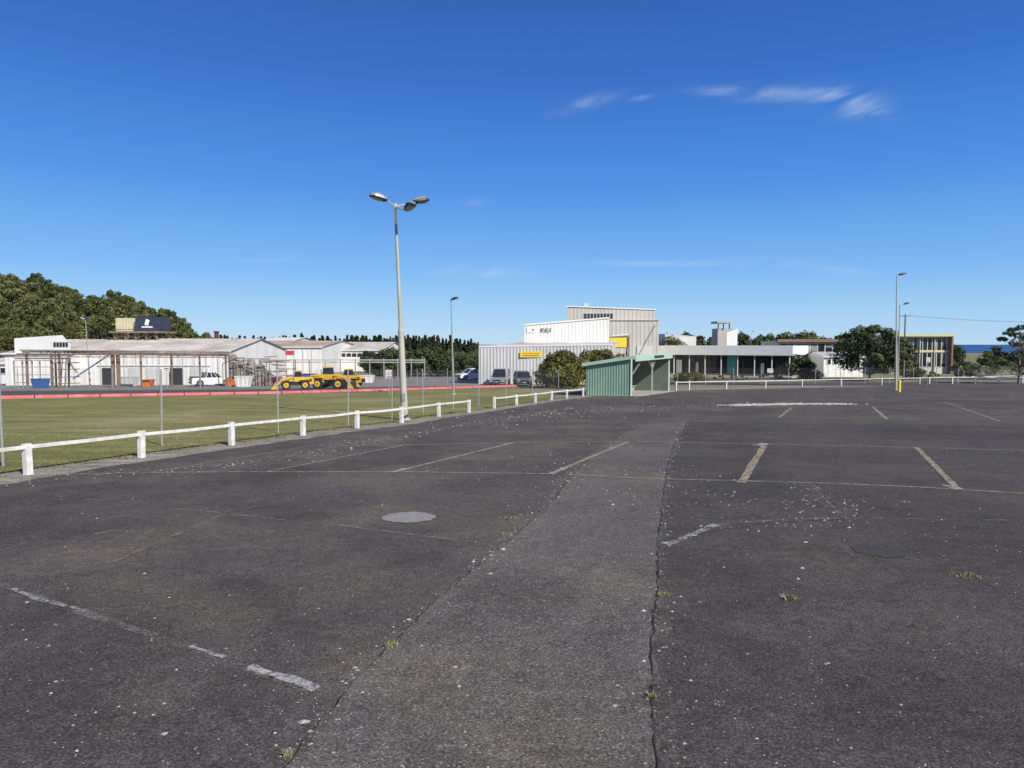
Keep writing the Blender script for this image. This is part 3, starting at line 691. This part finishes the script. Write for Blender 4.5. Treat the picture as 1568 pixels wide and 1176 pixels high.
def loader(name,x,y,rz,s=1.0,bucket=True):
    mb=MB('yellow'); r=.66
    for xx in(-1.35,1.35):
        for sg in(-1,1): wheel(mb,xx,sg*.95,r,.45,'yellow')
    mb.extr([(-2.6,.75),(-2.65,1.45),(-2.4,1.75),(-.9,1.85),(-.75,.75)],-.62,.62,'yellow')
    mb.box((-2.68,0,1.05),(.1,1.3,.6),'dark'); mb.box((-1.8,.0,1.35),(1.0,1.27,.45),'dark')
    for sg in(-1,1): mb.extr([(-2.1,1.4),(-1.9,1.52),(-.8,1.52),(-.6,1.4)],sg*.95-.28,sg*.95+.28,'yellow')
    mb.box((-.3,0,.85),(1.2,.8,.5),'dark'); mb.box((1.1,0,.9),(1.6,.7,.55),'dark')
    mb.box((-.35,0,1.5),(1.15,1.2,.7),'yellow')
    mb.add([(-.85,-.56,1.85),(.2,-.56,1.85),(.2,.56,1.85),(-.85,.56,1.85),(-.75,-.5,2.65),(.05,-.5,2.65),(.05,.5,2.65),(-.75,.5,2.65)],[(0,1,5,4),(1,2,6,5),(2,3,7,6),(3,0,4,7)],'glass')
    for a,b in(((-.86,-.57),(-.76,-.51)),((.21,-.57),(.06,-.51)),((.21,.57),(.06,.51)),((-.86,.57),(-.76,.51)),((-.3,-.57),(-.34,-.51))): mb.beam((*a,1.83),(*b,2.66),.07,.07,'dark')
    mb.box((-.35,0,2.71),(1.05,1.2,.12),'yellow'); mb.cyl((-1.4,.25,1.8),(-1.4,.25,2.45),.05,.05,'dark',8); mb.cyl((-.5,.3,2.77),(-.5,.3,2.9),.05,.05,'orange',8)
    for sg in(-1,1):
        mb.beam((.6,sg*.42,1.75),(2.0,sg*.42,1.45),.12,.28,'yellow'); mb.beam((2.0,sg*.42,1.45),(2.75,sg*.42,.5),.12,.26,'yellow'); mb.cyl((.9,sg*.42,1.0),(2.0,sg*.42,1.35),.06,.05,'galv',8)
        mb.box((.9,sg*.95,1.42),(1.1,.5,.06),'yellow')
    mb.box((.7,0,1.45),(.4,.6,.9),'yellow')
    mb.extr([(2.7,.95),(2.62,.3),(2.75,.1),(3.5,.06),(3.52,.1),(2.95,.25),(2.85,.9)],-1.25,1.25,'dark')
    for sg in(-1,1): mb.extr([(2.7,.95),(2.62,.3),(2.75,.1),(3.5,.06),(2.9,.95)],sg*1.25-.02,sg*1.25+.02,'yellow')
    o=mb.build(name,(x,y,zg(y)+.01),rz=rz,bevel=.02); o.scale=(s,s,s)
loader('wheel_loader',X(506,72),72,R(-8),.80)
loader('wheel_loader',X(452,70),70,R(196),.66)
loader('wheel_loader',X(530,77),77,R(170),.72)
# ---------------------------------------------------------------- generic building bits
def winrow(mb,p0,p1,z0,z1,n,k='glass',fr='white',off=.03,frac=.8,side=1,blind=0.0):
    p0=Vector((*p0,0));p1=Vector((*p1,0));a=(p1-p0);Lh=a.length;a/=Lh;nn=Vector((a.y,-a.x,0))*side*off
    w=Lh/n
    for i in range(n):
        q0=p0+a*(w*(i+(1-frac)/2))+nn; q1=p0+a*(w*(i+1-(1-frac)/2))+nn
        zm=z1-(z1-z0)*(random.uniform(.2,.9) if random.random()<blind else 0)
        mb.add([(q0.x,q0.y,z0),(q1.x,q1.y,z0),(q1.x,q1.y,zm),(q0.x,q0.y,zm)],[(0,1,2,3)],k)
        if zm<z1: mb.add([(q0.x,q0.y,zm),(q1.x,q1.y,zm),(q1.x,q1.y,z1),(q0.x,q0.y,z1)],[(0,1,2,3)],'curtain')
        if fr:
            for qq in(q0,q1): mb.beam((qq.x,qq.y,z0),(qq.x,qq.y,z1),.06,.06,fr)
            for z in(z0,z1): mb.beam((q0.x,q0.y,z),(q1.x,q1.y,z),.06,.06,fr)
def shed(mb,x0,x1,y0,y1,zb,ze,zr,kw,kr,pitch=.6,dep=.05):
    ym=(y0+y1)/2
    mb.rib((x0,y0),(x1,y0),zb,ze,ze,kw,pitch,dep); mb.add([(x0,y1,zb),(x1,y1,zb),(x1,y1,ze),(x0,y1,ze)],[(0,1,2,3)],kw)
    for x in(x0,x1): mb.add([(x,y0,zb),(x,y1,zb),(x,y1,ze),(x,ym,zr),(x,y0,ze)],[(0,1,2,3,4)],kw)
    o=.35
    for ya,za,yb,zb2 in((y0-o,ze-.0,ym,zr+.05),(y1+o,ze,ym,zr+.05)): mb.add([(x0-o,ya,za),(x1+o,ya,za),(x1+o,yb,zb2),(x0-o,yb,zb2)],[(0,1,2,3)],kr)
    mb.beam((x0-o,y0-o,ze-.06),(x1+o,y0-o,ze-.06),.12,.14,'white')
    k=int((x1-x0)/1.0)
    for i in range(k+1):
        xx=x0+(x1-x0)*i/k; mb.beam((xx,y0-o,ze+.03),(xx,ym,zr+.08),.05,.05,kr)
# ---- left factory
zb_=-3.4; mb=MB('wallw'); d=88
x0,x1=X(24,d),X(350,d)
shed(mb,X(105,d),x1,d,d+22,zb_,Z(538,d),Z(519,d+11),'wallw','roof',.8,.03)
shed(mb,x0,X(107,86),86,d+24,zb_,Z(541,86),Z(519,86),'wallw','roof',.8,.03)
winrow(mb,(X(83,85.9),85.9),(X(106,85.9),85.9),Z(531,86),Z(524,86),5,'glass',None,.2,.8)
mb.add([(X(22,85.8),85.8,Z(548,86)),(X(108,85.8),85.8,Z(548,86)),(X(108,85.8),85.8,Z(527,86)),(X(96,85.8),85.8,Z(513,86)),(X(22,85.8),85.8,Z(518,86))],[(0,1,2,3,4)],'wallw')
for px in(120,165,205,232,268,300):
    mb.box((X(px,d-.05),d-.06,zb_+1.25),(1.6,.06,2.4),'dark' if px in(165,268) else 'wallg')
for px in range(118,350,18): mb.box((X(px,d),d-.09,(Z(541,d)+zb_)/2),(.1,.08,Z(541,d)-zb_),'wallg')
mb.box((X(235,d),d-.1,Z(560,d)),(14,.1,.12),'wallg')
mb.build('white_factory_building',(x0,d,zb_),world=True)
mb=MB('wallg'); shed(mb,X(-220,92),X(24,92),92,112,zb_,Z(556,92),Z(549,100),'wallw','roof',.8); winrow(mb,(X(-60,92),91.9),(X(22,92),91.9),Z(572,92),Z(563,92),7); mb.build('factory_annex',(X(-100,92),92,zb_),world=True)
d=98; mb=MB('cream'); zt=Z(507,d); 
xa,xb,xc=X(178,d),X(214,d),X(246,d)
mb.rib((xa,d),(xb,d),zt,Z(487,d),Z(487,d),'cream',.4,.05); mb.prism([(xa,d+.01),(xb,d+.01),(xb,d+4),(xa,d+4)],zt,Z(487,d)-.01,'cream')
mb.prism([(xb+.02,d-1),(xc,d-1),(xc,d+3),(xb+.02,d+3)],zt-.05,Z(485.5,d),'navy')
mb.box((X(232,d),d-1.03,Z(494,d)),(.5,.04,.8),'white',0,.3); mb.box((X(232,d),d-1.03,Z(501,d)),(1.5,.04,.18),'white')
mb.box(((xa+xc)/2,d+1.5,zt-.15),(xc-xa+.6,5.4,.25),'rust')
for x in np.linspace(xa+.2,xc-.2,5):
    for yy in(d-.6,d+3.4): mb.beam((x,yy,Z(532,d)),(x,yy,zt-.2),.18,.18,'rust')
for x in np.linspace(xa+.2,xc-.2,5)[:-1]: mb.beam((x,d-.6,Z(520,d)),(x+1.4,d-.6,zt-.3),.08,.08,'rust')
mb.beam((xa,d-.8,zt+.9),(xb,d-.8,zt+.9),.05,.05,'signy')
mb.build('rooftop_water_tank',(xa,d,zt),world=True)
mb=MB('stack'); x=X(332,104); mb.cyl((x,104,-3.4),(x,104,Z(509,104)),.34,.30,'stack',14); mb.cyl((x,104,Z(509,104)),(x,104,Z(507,104)),.4,.4,'stack',14); mb.beam((x+.3,104,Z(520,104)),(x+2,104,-2),.05,.05,'galv'); mb.build('chimney_stack',(x,104,-3.4),world=True)
# pipe rack in front
mb=MB('rust'); d=77
def post(px,py0,w=.26,k='rust',dd=77): mb.beam((X(px,dd),dd,zg(dd)-.1),(X(px,dd),dd,Z(py0,dd)),w,w,k)
for px in(40,78,90): post(px,538,.2)
for px in(172,180): post(px,536,.3)
for px in(215,262,305,345): post(px,540,.15); 
for px in(84,104): post(px,540,.15,'rust',79)
for py,r,k in((536,.08,'pipe'),(538.5,.10,'pipe'),(541.5,.07,'rust')):
    mb.cyl((X(28,d),d+random.uniform(-.6,.6),Z(py,d)),(X(352,d),d+random.uniform(-.6,.6),Z(py+3,d)),r,r,k,8)
mb.beam((X(28,d),d-.8,Z(546,d)),(X(352,d),d-.8,Z(547,d)),.08,.1,'rust')
for i in range(12):
    px=34+27*i; mb.beam((X(px,d),d-.8,Z(546,d)),(X(px+13,d),d-.8,Z(538,d)),.05,.05,'rust'); mb.beam((X(px+13,d),d-.8,Z(538,d)),(X(px+27,d),d-.8,Z(546,d)),.05,.05,'rust')
mb.beam((X(172,d),d,Z(540,d)),(X(110,d),d,Z(580,d)),.12,.12,'blue'); 
for py in(556,566,578,588): mb.beam((X(78,d),d,Z(py,d)),(X(104,d),d+2,Z(py,d)),.1,.1,'rust'); 
for py in(552,562,574,586): mb.beam((X(20,d),d,Z(py,d)),(X(80,d),d,Z(py,d)),.08,.08,'pipe')
for px in(20,33,48,60): post(px,552,.1,'pipe')
for k in range(3): mb.beam((X(82+6*k,d),d+1,zg(77)),(X(86+6*k,d),d+1,Z(548,d)),.07,.07,'dark')
mb.build('pipe_rack',(X(28,d),d,zg(d)),world=True)
mb=MB('pipe'); d=84; random.seed(5)
for px,py,r in((356,545,.5),(368,556,.7),(384,552,.45),(398,560,.55)):
    x=X(px,d); mb.cyl((x,d,zg(d)),(x,d,Z(py,d)),r,r,'pipe',14); mb.cyl((x,d,Z(py,d)),(x,d,Z(py,d)+.25),r,.1,'pipe',14)
for i in range(30):
    px=random.uniform(348,440); pl=random.uniform(6,30); py=random.uniform(546,585); mb.cyl((X(px,d),d-1+random.uniform(-1,1),Z(py,d)),(X(px+pl,d),d-1,Z(py+random.uniform(-2,2),d)),.06,.06,random.choice(['rust','pipe','galv']),6)
for i in range(20):
    px=random.uniform(348,460); y=random.uniform(546,572); mb.beam((X(px,d),d-1.5,zg(d)),(X(px,d),d-1.5,Z(y,d)),.09,.09,random.choice(['rust','pipe','rust']))
mb.beam((X(350,d),d-1.8,Z(549,d)),(X(420,d),d-1.8,Z(549,d)),.1,.1,'rust'); mb.beam((X(350,d),d-1.8,Z(556,d)),(X(372,d),d-1.8,Z(548,d)),.1,.1,'rust')
mb.build('process_plant_equipment',(X(380,d),d,zg(d)),world=True)
mb=MB('galv'); d=96
for py in(551,554.5): mb.beam((X(345,d),d,Z(py,d)),(X(650,112),112,Z(py+.3,112)),.25,.16,'galv' if py<553 else 'pipe')
for i in range(14):
    q=i/13; x=X(345,d)+(X(650,112)-X(345,d))*q; y=d+16*q; mb.beam((x,y,zg(y)-.1),(x,y,Z(552,d)),.14,.14,'galv')
mb.build('pipe_bridge',(X(345,d),d,-3.3),world=True)
mb=MB('wallw'); d=125
shed(mb,X(352,d),X(492,d),d,d+30,-3.4,Z(531,d),Z(522,d+15),'wallw','roofrust',.9,.03); 
mb.box((X(400,d),d-.1,Z(540,d)),(.9,.1,1.0),'dark'); mb.box((X(442,d),d-.1,Z(540,d)),(1.8,.1,.7),'red')
for px in range(360,490,13): mb.box((X(px,d),d-.08,(Z(531,d)-3.4)/2),(.12,.08,Z(531,d)+3.4),'wallg')
mb.build('white_warehouse',(X(352,d),d,-3.4),world=True)
mb=MB('wallw'); d=140
shed(mb,X(380,d),X(430,d),d+2,d+30,-3.4,Z(525,d),Z(517,d+15),'wallw','wallw',.9,.03)
shed(mb,X(494,d),X(584,d),d,d+30,-3.4,Z(536,d),Z(524,d+15),'wallw','roof',.9,.03)
winrow(mb,(X(505,d),d-.1),(X(580,d),d-.1),Z(546,d),Z(541,d),9,'glass',None)
mb.build('white_warehouse',(X(494,d),d,-3.4),world=True)
mb=MB('roofrust'); d=108; shed(mb,X(300,d),X(362,d),d,d+16,-3.4,Z(531,d),Z(521,d+8),'wallw','roofrust',.9); mb.build('rusty_roof_workshop',(X(300,d),d,-3.4),world=True)
random.seed(9)
for px,d,k,w,h in((372,80,'white',1.6,1.2),(352,82,'orange',1.0,.8),(470,92,'blue',2.4,1.3),(560,96,'white',2.2,1.0),(225,80,'orange',.9,.8),(195,82,'wallg',1.8,1.1),(60,74,'blue',1.2,1.0)):
    mb=MB(k); mb.add([(-w/2*.8,-.5,0),(w/2*.8,-.5,0),(w/2*.8,.5,0),(-w/2*.8,.5,0),(-w/2,-.7,h),(w/2,-.7,h),(w/2,.7,h),(-w/2,.7,h)],[(0,1,5,4),(1,2,6,5),(2,3,7,6),(3,0,4,7),(4,5,6,7)],k)
    for q in(-.3,0,.3): mb.beam((w*q,-.55,.05),(w*q,-.74,h),.06,.05,k)
    mb.beam((-w/2,-.72,h),(w/2,-.72,h),.08,.08,k); mb.build('skip_bin',(X(px,d),d,zg(d)+.01))
# ---- central corrugated building
mb=MB('wallg'); zb_=-3.4; d=92
p=[(X(733,d),d),(X(835,d),d-1),(X(935,d),d-2)]; q=(X(735,d)+5,d+24)
mb.rib(p[0],p[2],zb_,Z(531,d),Z(528,d),'wallg',.42,.06)
mb.add([(*p[0],zb_),(*q,zb_),(*q,Z(528,d)),(*p[0],Z(531,d))],[(0,1,2,3)],'wallg')
mb.add([(*p[0],Z(531,d)+.02),(*p[2],Z(528,d)+.02),(X(935,d)+3,d+10,Z(524,102)),(X(800,d),d+10,Z(524,102))],[(0,1,2,3)],'roof')
mb.add([(*p[0],Z(531,d)+.02),(X(800,d),d+10,Z(524,102)),(*q,Z(528,d))],[(0,1,2)],'roof')
mb.beam((*p[0],Z(530.5,d)),(*p[2],Z(527.5,d)),.16,.2,'white')
mb.box((X(813,d),d-.95,Z(542.5,d)),(2.8,.06,.75),'signy',-.05); mb.box((X(813,d),d-1.0,Z(540.7,d)),(2.2,.03,.08),'orange',-.05); mb.box((X(813,d),d-1.0,Z(544.3,d)),(2.1,.03,.06),'letters',-.05)
mb.box((X(905,d),d-1.9,-1.6),(3.2,.1,3.4),'wallb'); 
d=102
mb.rib((X(803,d),d),(X(932,d),d),Z(540,d),Z(498,d),Z(487,d),'wallw',.5,.045)
mb.add([(X(803,d),d,Z(540,d)),(X(803,d)+2,d+16,Z(540,d)),(X(803,d)+2,d+16,Z(500,d)),(X(803,d),d,Z(498,d))],[(0,1,2,3)],'wallw')
mb.add([(X(932,d),d,zb_),(X(932,d)+1,d+6,zb_),(X(932,d)+1,d+6,Z(487,d)),(X(932,d),d,Z(487,d))],[(0,1,2,3)],'wallb')
mb.beam((X(802,d),d-.1,Z(497.5,d)),(X(932.5,d),d-.1,Z(486.5,d)),.2,.18,'white')
mb.box((X(814,d),d-.12,Z(505,d)),(1.4,.05,.8),'white'); mb.box((X(816,d),d-.16,Z(505,d)),(.3,.03,.25),'red')
d=112
xa,xb=X(869,d),X(1002,d); zt0,zt1=Z(469,d),Z(474,d)
mb.rib((xa,d),(X(934,d),d),Z(500,d)-1,zt0,zt0-.25,'wallb',.6,.04); mb.rib((X(934,d),d-.02),(xb,d-.02),Z(492,d),zt0-.25,zt1,'wallb',.6,.04)
mb.prism([(xa,d+.12),(xb,d+.12),(xb+1.5,d+18),(xa+1.5,d+18)],Z(500,d)-2,[zt0-.05,zt1-.05,zt1-.05,zt0-.05],'wallb')
mb.rib((X(932,d),d-1.2),(X(1006,d),d-1.2),zb_,Z(491,d),Z(491,d),'wallb',.6,.04); mb.prism([(X(932,d),d-1.1),(X(1006,d),d-1.1),(X(1006,d)+1.4,d+16),(X(932,d)+1.4,d+16)],zb_,Z(491,d)-.02,'wallb')
mb.beam((X(931,d),d-1.3,Z(490,d)),(X(1007,d),d-1.3,Z(490,d)),.3,.14,'wallg'); mb.beam((xa-.2,d-.1,zt0),(xb+.2,d-.1,zt1),.2,.16,'white')
for i in range(9): mb.box((X(896+5*i,d),d-.1,Z(484,d)),(.38,.06,.8),'dark')
mb.box((X(916,d),d-.06,Z(484,d)),(4.7,.04,1.0),'wallg')
mb.box((X(946,d),d-1.32,Z(524.5,d)),(2.9,.08,1.5),'signy'); mb.box((X(934,d),d-1.4,Z(540,d)),(1.4,.08,3.6),'wallg')
mb.cyl((X(961,d),d-1.6,-3.3),(X(961,d),d-1.6,Z(512,d)),.12,.12,'galv',8); mb.beam((X(961,d),d-1.6,Z(512,d)),(X(935,d),d-1.6,Z(514,d)),.14,.14,'white')
mb.beam((X(1002,d),d-1.5,Z(496,d)),(X(975,d),d-1.5,Z(545,d)),.08,.08,'galv'); mb.box((X(985,d),d-1.35,Z(540,d)),(2.5,.06,2.2),'wallg')
mb.box((X(897,d),d+.6,zt0+.25),(.8,.8,.5),'wallg')
bld=mb.build('corrugated_warehouse',(X(733,92),92,-3.4),world=True)
cu=bpy.data.curves.new('letters','FONT'); cu.body='KKI'; cu.size=.85; cu.extrude=.03; cu.offset=.01; cu.space_character=1.15; cu.materials.append(M['letters'])
o=bpy.data.objects.new('wall_letters',cu); S.collection.objects.link(o); o.parent=bld
o.location=(X(828,102)-bld.location.x,102-.2-92,Z(508.5,102)+3.4); o.rotation_euler=(R(90),0,0)
# ---- low glazed office (right)
mb=MB('wallw')
a=(X(1004,124),124);b=(X(1214,112),112); A2=Vector((*a,0));B2=Vector((*b,0)); u=(B2-A2).normalized(); n=Vector((-u.y,u.x,0))
zt=(Z(533,124)+Z(527,112))/2+.1; zl=(Z(546,124)+Z(541,112))/2
def pr(v): return (v.x,v.y)
foot=[A2,B2,B2+n*14,A2+n*14]
mb.prism([pr(v) for v in foot],zl,zt,'white','roof')
i0=A2+n*2.2+u*.5;i1=B2+n*2.2-u*.4
mb.prism([pr(i0),pr(i1),pr(i1+n*11),pr(i0+n*11)],-3.4,zl-.02,'conc')
winrow(mb,pr(i0),pr(i1),-2.9,zl-.2,22,'glass','dark',.05,.96)
mb.beam((A2.x+n.x*1,A2.y+n.y*1,-3.3),(B2.x+n.x*1,B2.y+n.y*1,-3.3),3.0,.16,'conc')
Lb=(B2-A2).length
for i in range(9):
    p=A2+u*(.5+(Lb-1)*i/8)+n*.4; mb.beam((p.x,p.y,-3.4),(p.x,p.y,zl),.13,.13,'white' if i in(0,8) else 'wallg')
p=A2+u*Lb*.56+n*1.9; mb.box((p.x,p.y,(-3.2+zl)/2),(1.5,.12,zl+3.1),'teal',math.atan2(u.y,u.x)); p=A2+u*Lb*.16+n*1.9; mb.box((p.x,p.y,-1.9),(1.0,.12,2.4),'wallw',math.atan2(u.y,u.x))
for q in(.3,.78): p=A2+u*Lb*q+n*1.95; mb.box((p.x,p.y,-2.2),(.5,.1,2.2),'wallg',math.atan2(u.y,u.x))
mb.build('glazed_office_building',(a[0],a[1],-3.4),world=True)
mb=MB('conc'); d=150
mb.prism([(X(1100,d),d),(X(1129,d),d),(X(1129,d),d+5),(X(1100,d),d+5)],-3.4,[Z(514,d),Z(503,d),Z(503,d),Z(514,d)],'white')
mb.prism([(X(1098,d),d-.4),(X(1112,d),d-.4),(X(1112,d),d+4),(X(1098,d),d+4)],-3.4,Z(503,d),'conc')
mb.prism([(X(1096,d),d-.8),(X(1117,d),d-.8),(X(1117,d),d+4),(X(1096,d),d+4)],Z(495,d),Z(492,d),'conc')
for px in(1098,1106,1115): mb.beam((X(px,d),d-.6,Z(504,d)),(X(px,d),d-.6,Z(495,d)),.2,.2,'dark')
mb.build('concrete_tower',(X(1110,d),d,-3.4),world=True)
mb=MB('wallg'); d=165
mb.prism([(X(1018,d),d),(X(1066,d),d),(X(1066,d),d+10),(X(1018,d),d+10)],-3.4,[Z(511,d),Z(515,d),Z(515,d),Z(511,d)],'wallg'); mb.box((X(1052,d),d-.05,Z(524,d)),(4,.1,2.2),'wallw'); winrow(mb,(X(1022,d),d-.05),(X(1064,d),d-.05),Z(528,d),Z(521,d),5,'glass',None); mb.build('grey_office_block',(X(1040,d),d,-3.4),world=True)
mb=MB('wallw'); d=142
x0,x1=X(1192,d),X(1300,d)
mb.prism([(x0,d),(x1,d),(x1,d+10),(x0,d+10)],-3.4,Z(522,d),'wallb')
mb.box(((x0+x1)/2,d-.3,Z(521.5,d)),(x1-x0+1,1.2,.55),'roofbr'); mb.box(((x0+x1)/2,d-.1,Z(544,d)),(x1-x0+.2,.3,.6),'lime')
winrow(mb,(x0+.3,d),(x1-.3,d),Z(540,d),Z(526,d),9,'glass','white',.05,.92,blind=.5); winrow(mb,(x0+.3,d),(x1-.3,d),Z(562,d),Z(549,d),9,'glass','white',.05,.92,blind=.4)
mb.build('two_storey_office',(x0,d,-3.4),world=True)
mb=MB('lime'); d=128
x0,x1=X(1362,d),X(1453,d)
mb.prism([(x0,d),(x1,d),(x1,d+12),(x0,d+12)],-3.4,Z(514,d),'wallb')
mb.box(((x0+x1)/2,d-.5,Z(513.5,d)),(x1-x0+.6,1.4,.42),'lime'); mb.box((x1,d-.5,(Z(514,d)-3.4)/2),(.3,1.2,Z(514,d)+3.4),'roofbr'); mb.box(((x0+x1)/2,d-.1,Z(538,d)),(x1-x0,.24,.35),'lime')
winrow(mb,(x0,d),(x1-.5,d),Z(536.5,d),Z(517,d),12,'glass','wallw',.05,.95,blind=.5); winrow(mb,(x0,d),(x1-.5,d),Z(562,d),Z(540,d),12,'glass','wallw',.05,.95,blind=.4)
for q in np.linspace(0,1,5): mb.box((x0+(x1-x0)*q,d-.2,(Z(516,d)-3.4)/2),(.13,.3,Z(516,d)+3.4),'wallb')
mb.build('two_storey_office',(x0,d,-3.4),world=True)
mb=MB('white'); d=116
x0,x1=X(1262,d),X(1322,d); shed(mb,x0,x1,d,d+8,-3.4,Z(546,d),Z(539,d+4),'white','wallg',1.2); winrow(mb,(x0+.4,d),(x1-.4,d),Z(558,d),Z(550,d),6,'glass','white',.08,.6); mb.build('small_white_cottage',(x0,d,-3.4),world=True)
mb=MB('bark')
for px,d,t in((1385,100,481),(1780,100,489)):
    mb.cyl((X(px,d),d,-3.4),(X(px,d),d,Z(t,d)),.13,.09,'bark',8); mb.box((X(px,d),d,Z(t+3,d)),(1.6,.1,.1),'bark')
for off in(-.6,.6):
    for j in range(16):
        q0,q1=j/16,(j+1)/16; g=lambda q:(X(1385,100)+(X(1780,100)-X(1385,100))*q,100+off,Z(483,100)+(Z(491,100)-Z(483,100))*q-1.0*4*q*(1-q)*.6)
        mb.cyl(g(q0),g(q1),.012,.012,'dark',3,False)
mb.build('power_line',(X(1385,100),100,-3.4),world=True)
# ---------------------------------------------------------------- light + world
EL_=R(34); AZ=R(140)
sd=Vector((math.sin(AZ)*math.cos(EL_),math.cos(AZ)*math.cos(EL_),math.sin(EL_)))
l=bpy.data.lights.new('sun','SUN'); l.energy=5.0; l.angle=R(.53); l.color=(1,.94,.84)
o=bpy.data.objects.new('sun',l); S.collection.objects.link(o); o.rotation_euler=sd.to_track_quat('Z','Y').to_euler(); o.location=(20,-20,30)
w=bpy.data.worlds.new('World'); S.world=w; w.use_nodes=True; nt=w.node_tree;N=nt.nodes;L=nt.links
bg=N['Background']; sky=N.new('ShaderNodeTexSky'); sky.sky_type='NISHITA'; sky.sun_disc=False; sky.sun_elevation=EL_; sky.sun_rotation=AZ
sky.altitude=0; sky.air_density=1.0; sky.dust_density=0.1; sky.ozone_density=2.0
tc=N.new('ShaderNodeTexCoord'); sep=N.new('ShaderNodeSeparateXYZ'); L.new(tc.outputs['Generated'],sep.inputs[0])
SK=10.0
grad=ramp(N,L,sep.outputs[2],[(0.0,(.46,.70,.94)),(0.04,(.34,.62,.94)),(0.10,(.18,.47,.92)),(0.21,(.066,.275,.80)),(0.33,(.030,.165,.60)),(0.45,(.020,.11,.45)),(1.0,(.014,.065,.28))])
sc=N.new('ShaderNodeVectorMath'); sc.operation='SCALE'; L.new(grad,sc.inputs[0]); sc.inputs['Scale'].default_value=SK
skyc=mix(N,L,0.87,sky.outputs[0],sc.outputs[0])
def math_(op,a,b=None,c=None):
    x=N.new('ShaderNodeMath'); x.operation=op
    for i,v in enumerate((a,b,c)):
        if v is None: continue
        if isinstance(v,(int,float)): x.inputs[i].default_value=v
        else: L.new(v,x.inputs[i])
    return x.outputs[0]
ysafe=math_('MAXIMUM',sep.outputs[1],0.05)
U=math_('DIVIDE',sep.outputs[0],ysafe); Vv=math_('DIVIDE',sep.outputs[2],ysafe)
cmb=N.new('ShaderNodeCombineXYZ'); L.new(math_('MULTIPLY',U,6.0),cmb.inputs[0]); L.new(math_('MULTIPLY_ADD',Vv,22.0,math_('MULTIPLY',U,-4.0)),cmb.inputs[1])
nz=noise(N,L,cmb.outputs[0],1.5,6,0.6,0.9)
tot=None
for px,py,sx,sy,rot,amp in((1225,144,85,11,.02,.62),(1308,160,42,16,.22,.78),(905,156,42,8,-.3,.42),(980,150,16,4,-.2,.28),(1100,140,45,8,0,.26),(745,417,65,9,0,.40),(1020,404,95,4,0,.48),(1280,412,45,6,.1,.34),(1170,402,60,8,0,.22),(420,398,60,4,0,.14),(605,400,40,3,0,.18),(730,310,20,7,0,.12)):
    u_,y_,z_=ray(px,py); u0=u_/y_; v0=z_/y_
    du=math_('SUBTRACT',U,u0); dv=math_('SUBTRACT',Vv,v0); c_,s_=math.cos(rot),math.sin(rot)
    a=math_('DIVIDE',math_('SUBTRACT',math_('MULTIPLY',du,c_),math_('MULTIPLY',dv,s_)),sx/F); b=math_('DIVIDE',math_('ADD',math_('MULTIPLY',du,s_),math_('MULTIPLY',dv,c_)),sy/F)
    g=math_('MULTIPLY',math_('EXPONENT',math_('MULTIPLY',math_('ADD',math_('MULTIPLY',a,a),math_('MULTIPLY',b,b)),-1.0)),amp)
    tot=g if tot is None else math_('ADD',tot,g)
nzr=math_('MULTIPLY',math_('MAXIMUM',math_('SUBTRACT',nz,.34),0.0),2.5)
cf=math_('MINIMUM',math_('MULTIPLY',tot,nzr),0.45)
front=math_('GREATER_THAN',sep.outputs[1],0.1); cf=math_('MULTIPLY',cf,front)
col=mix(N,L,cf,skyc,(6.6,7.6,9.2))
L.new(col,bg.inputs['Color']); bg.inputs['Strength'].default_value=0.1
cam=bpy.data.cameras.new('camera'); cam.sensor_width=36; cam.lens=36*F/1568; cam.clip_start=.1; cam.clip_end=20000
o=bpy.data.objects.new('camera',cam); S.collection.objects.link(o); o.location=(0,0,CZ); o.rotation_euler=(math.pi/2-TH,0,0); S.camera=o
S.view_settings.view_transform='Standard'; S.view_settings.look='None'; S.view_settings.exposure=0
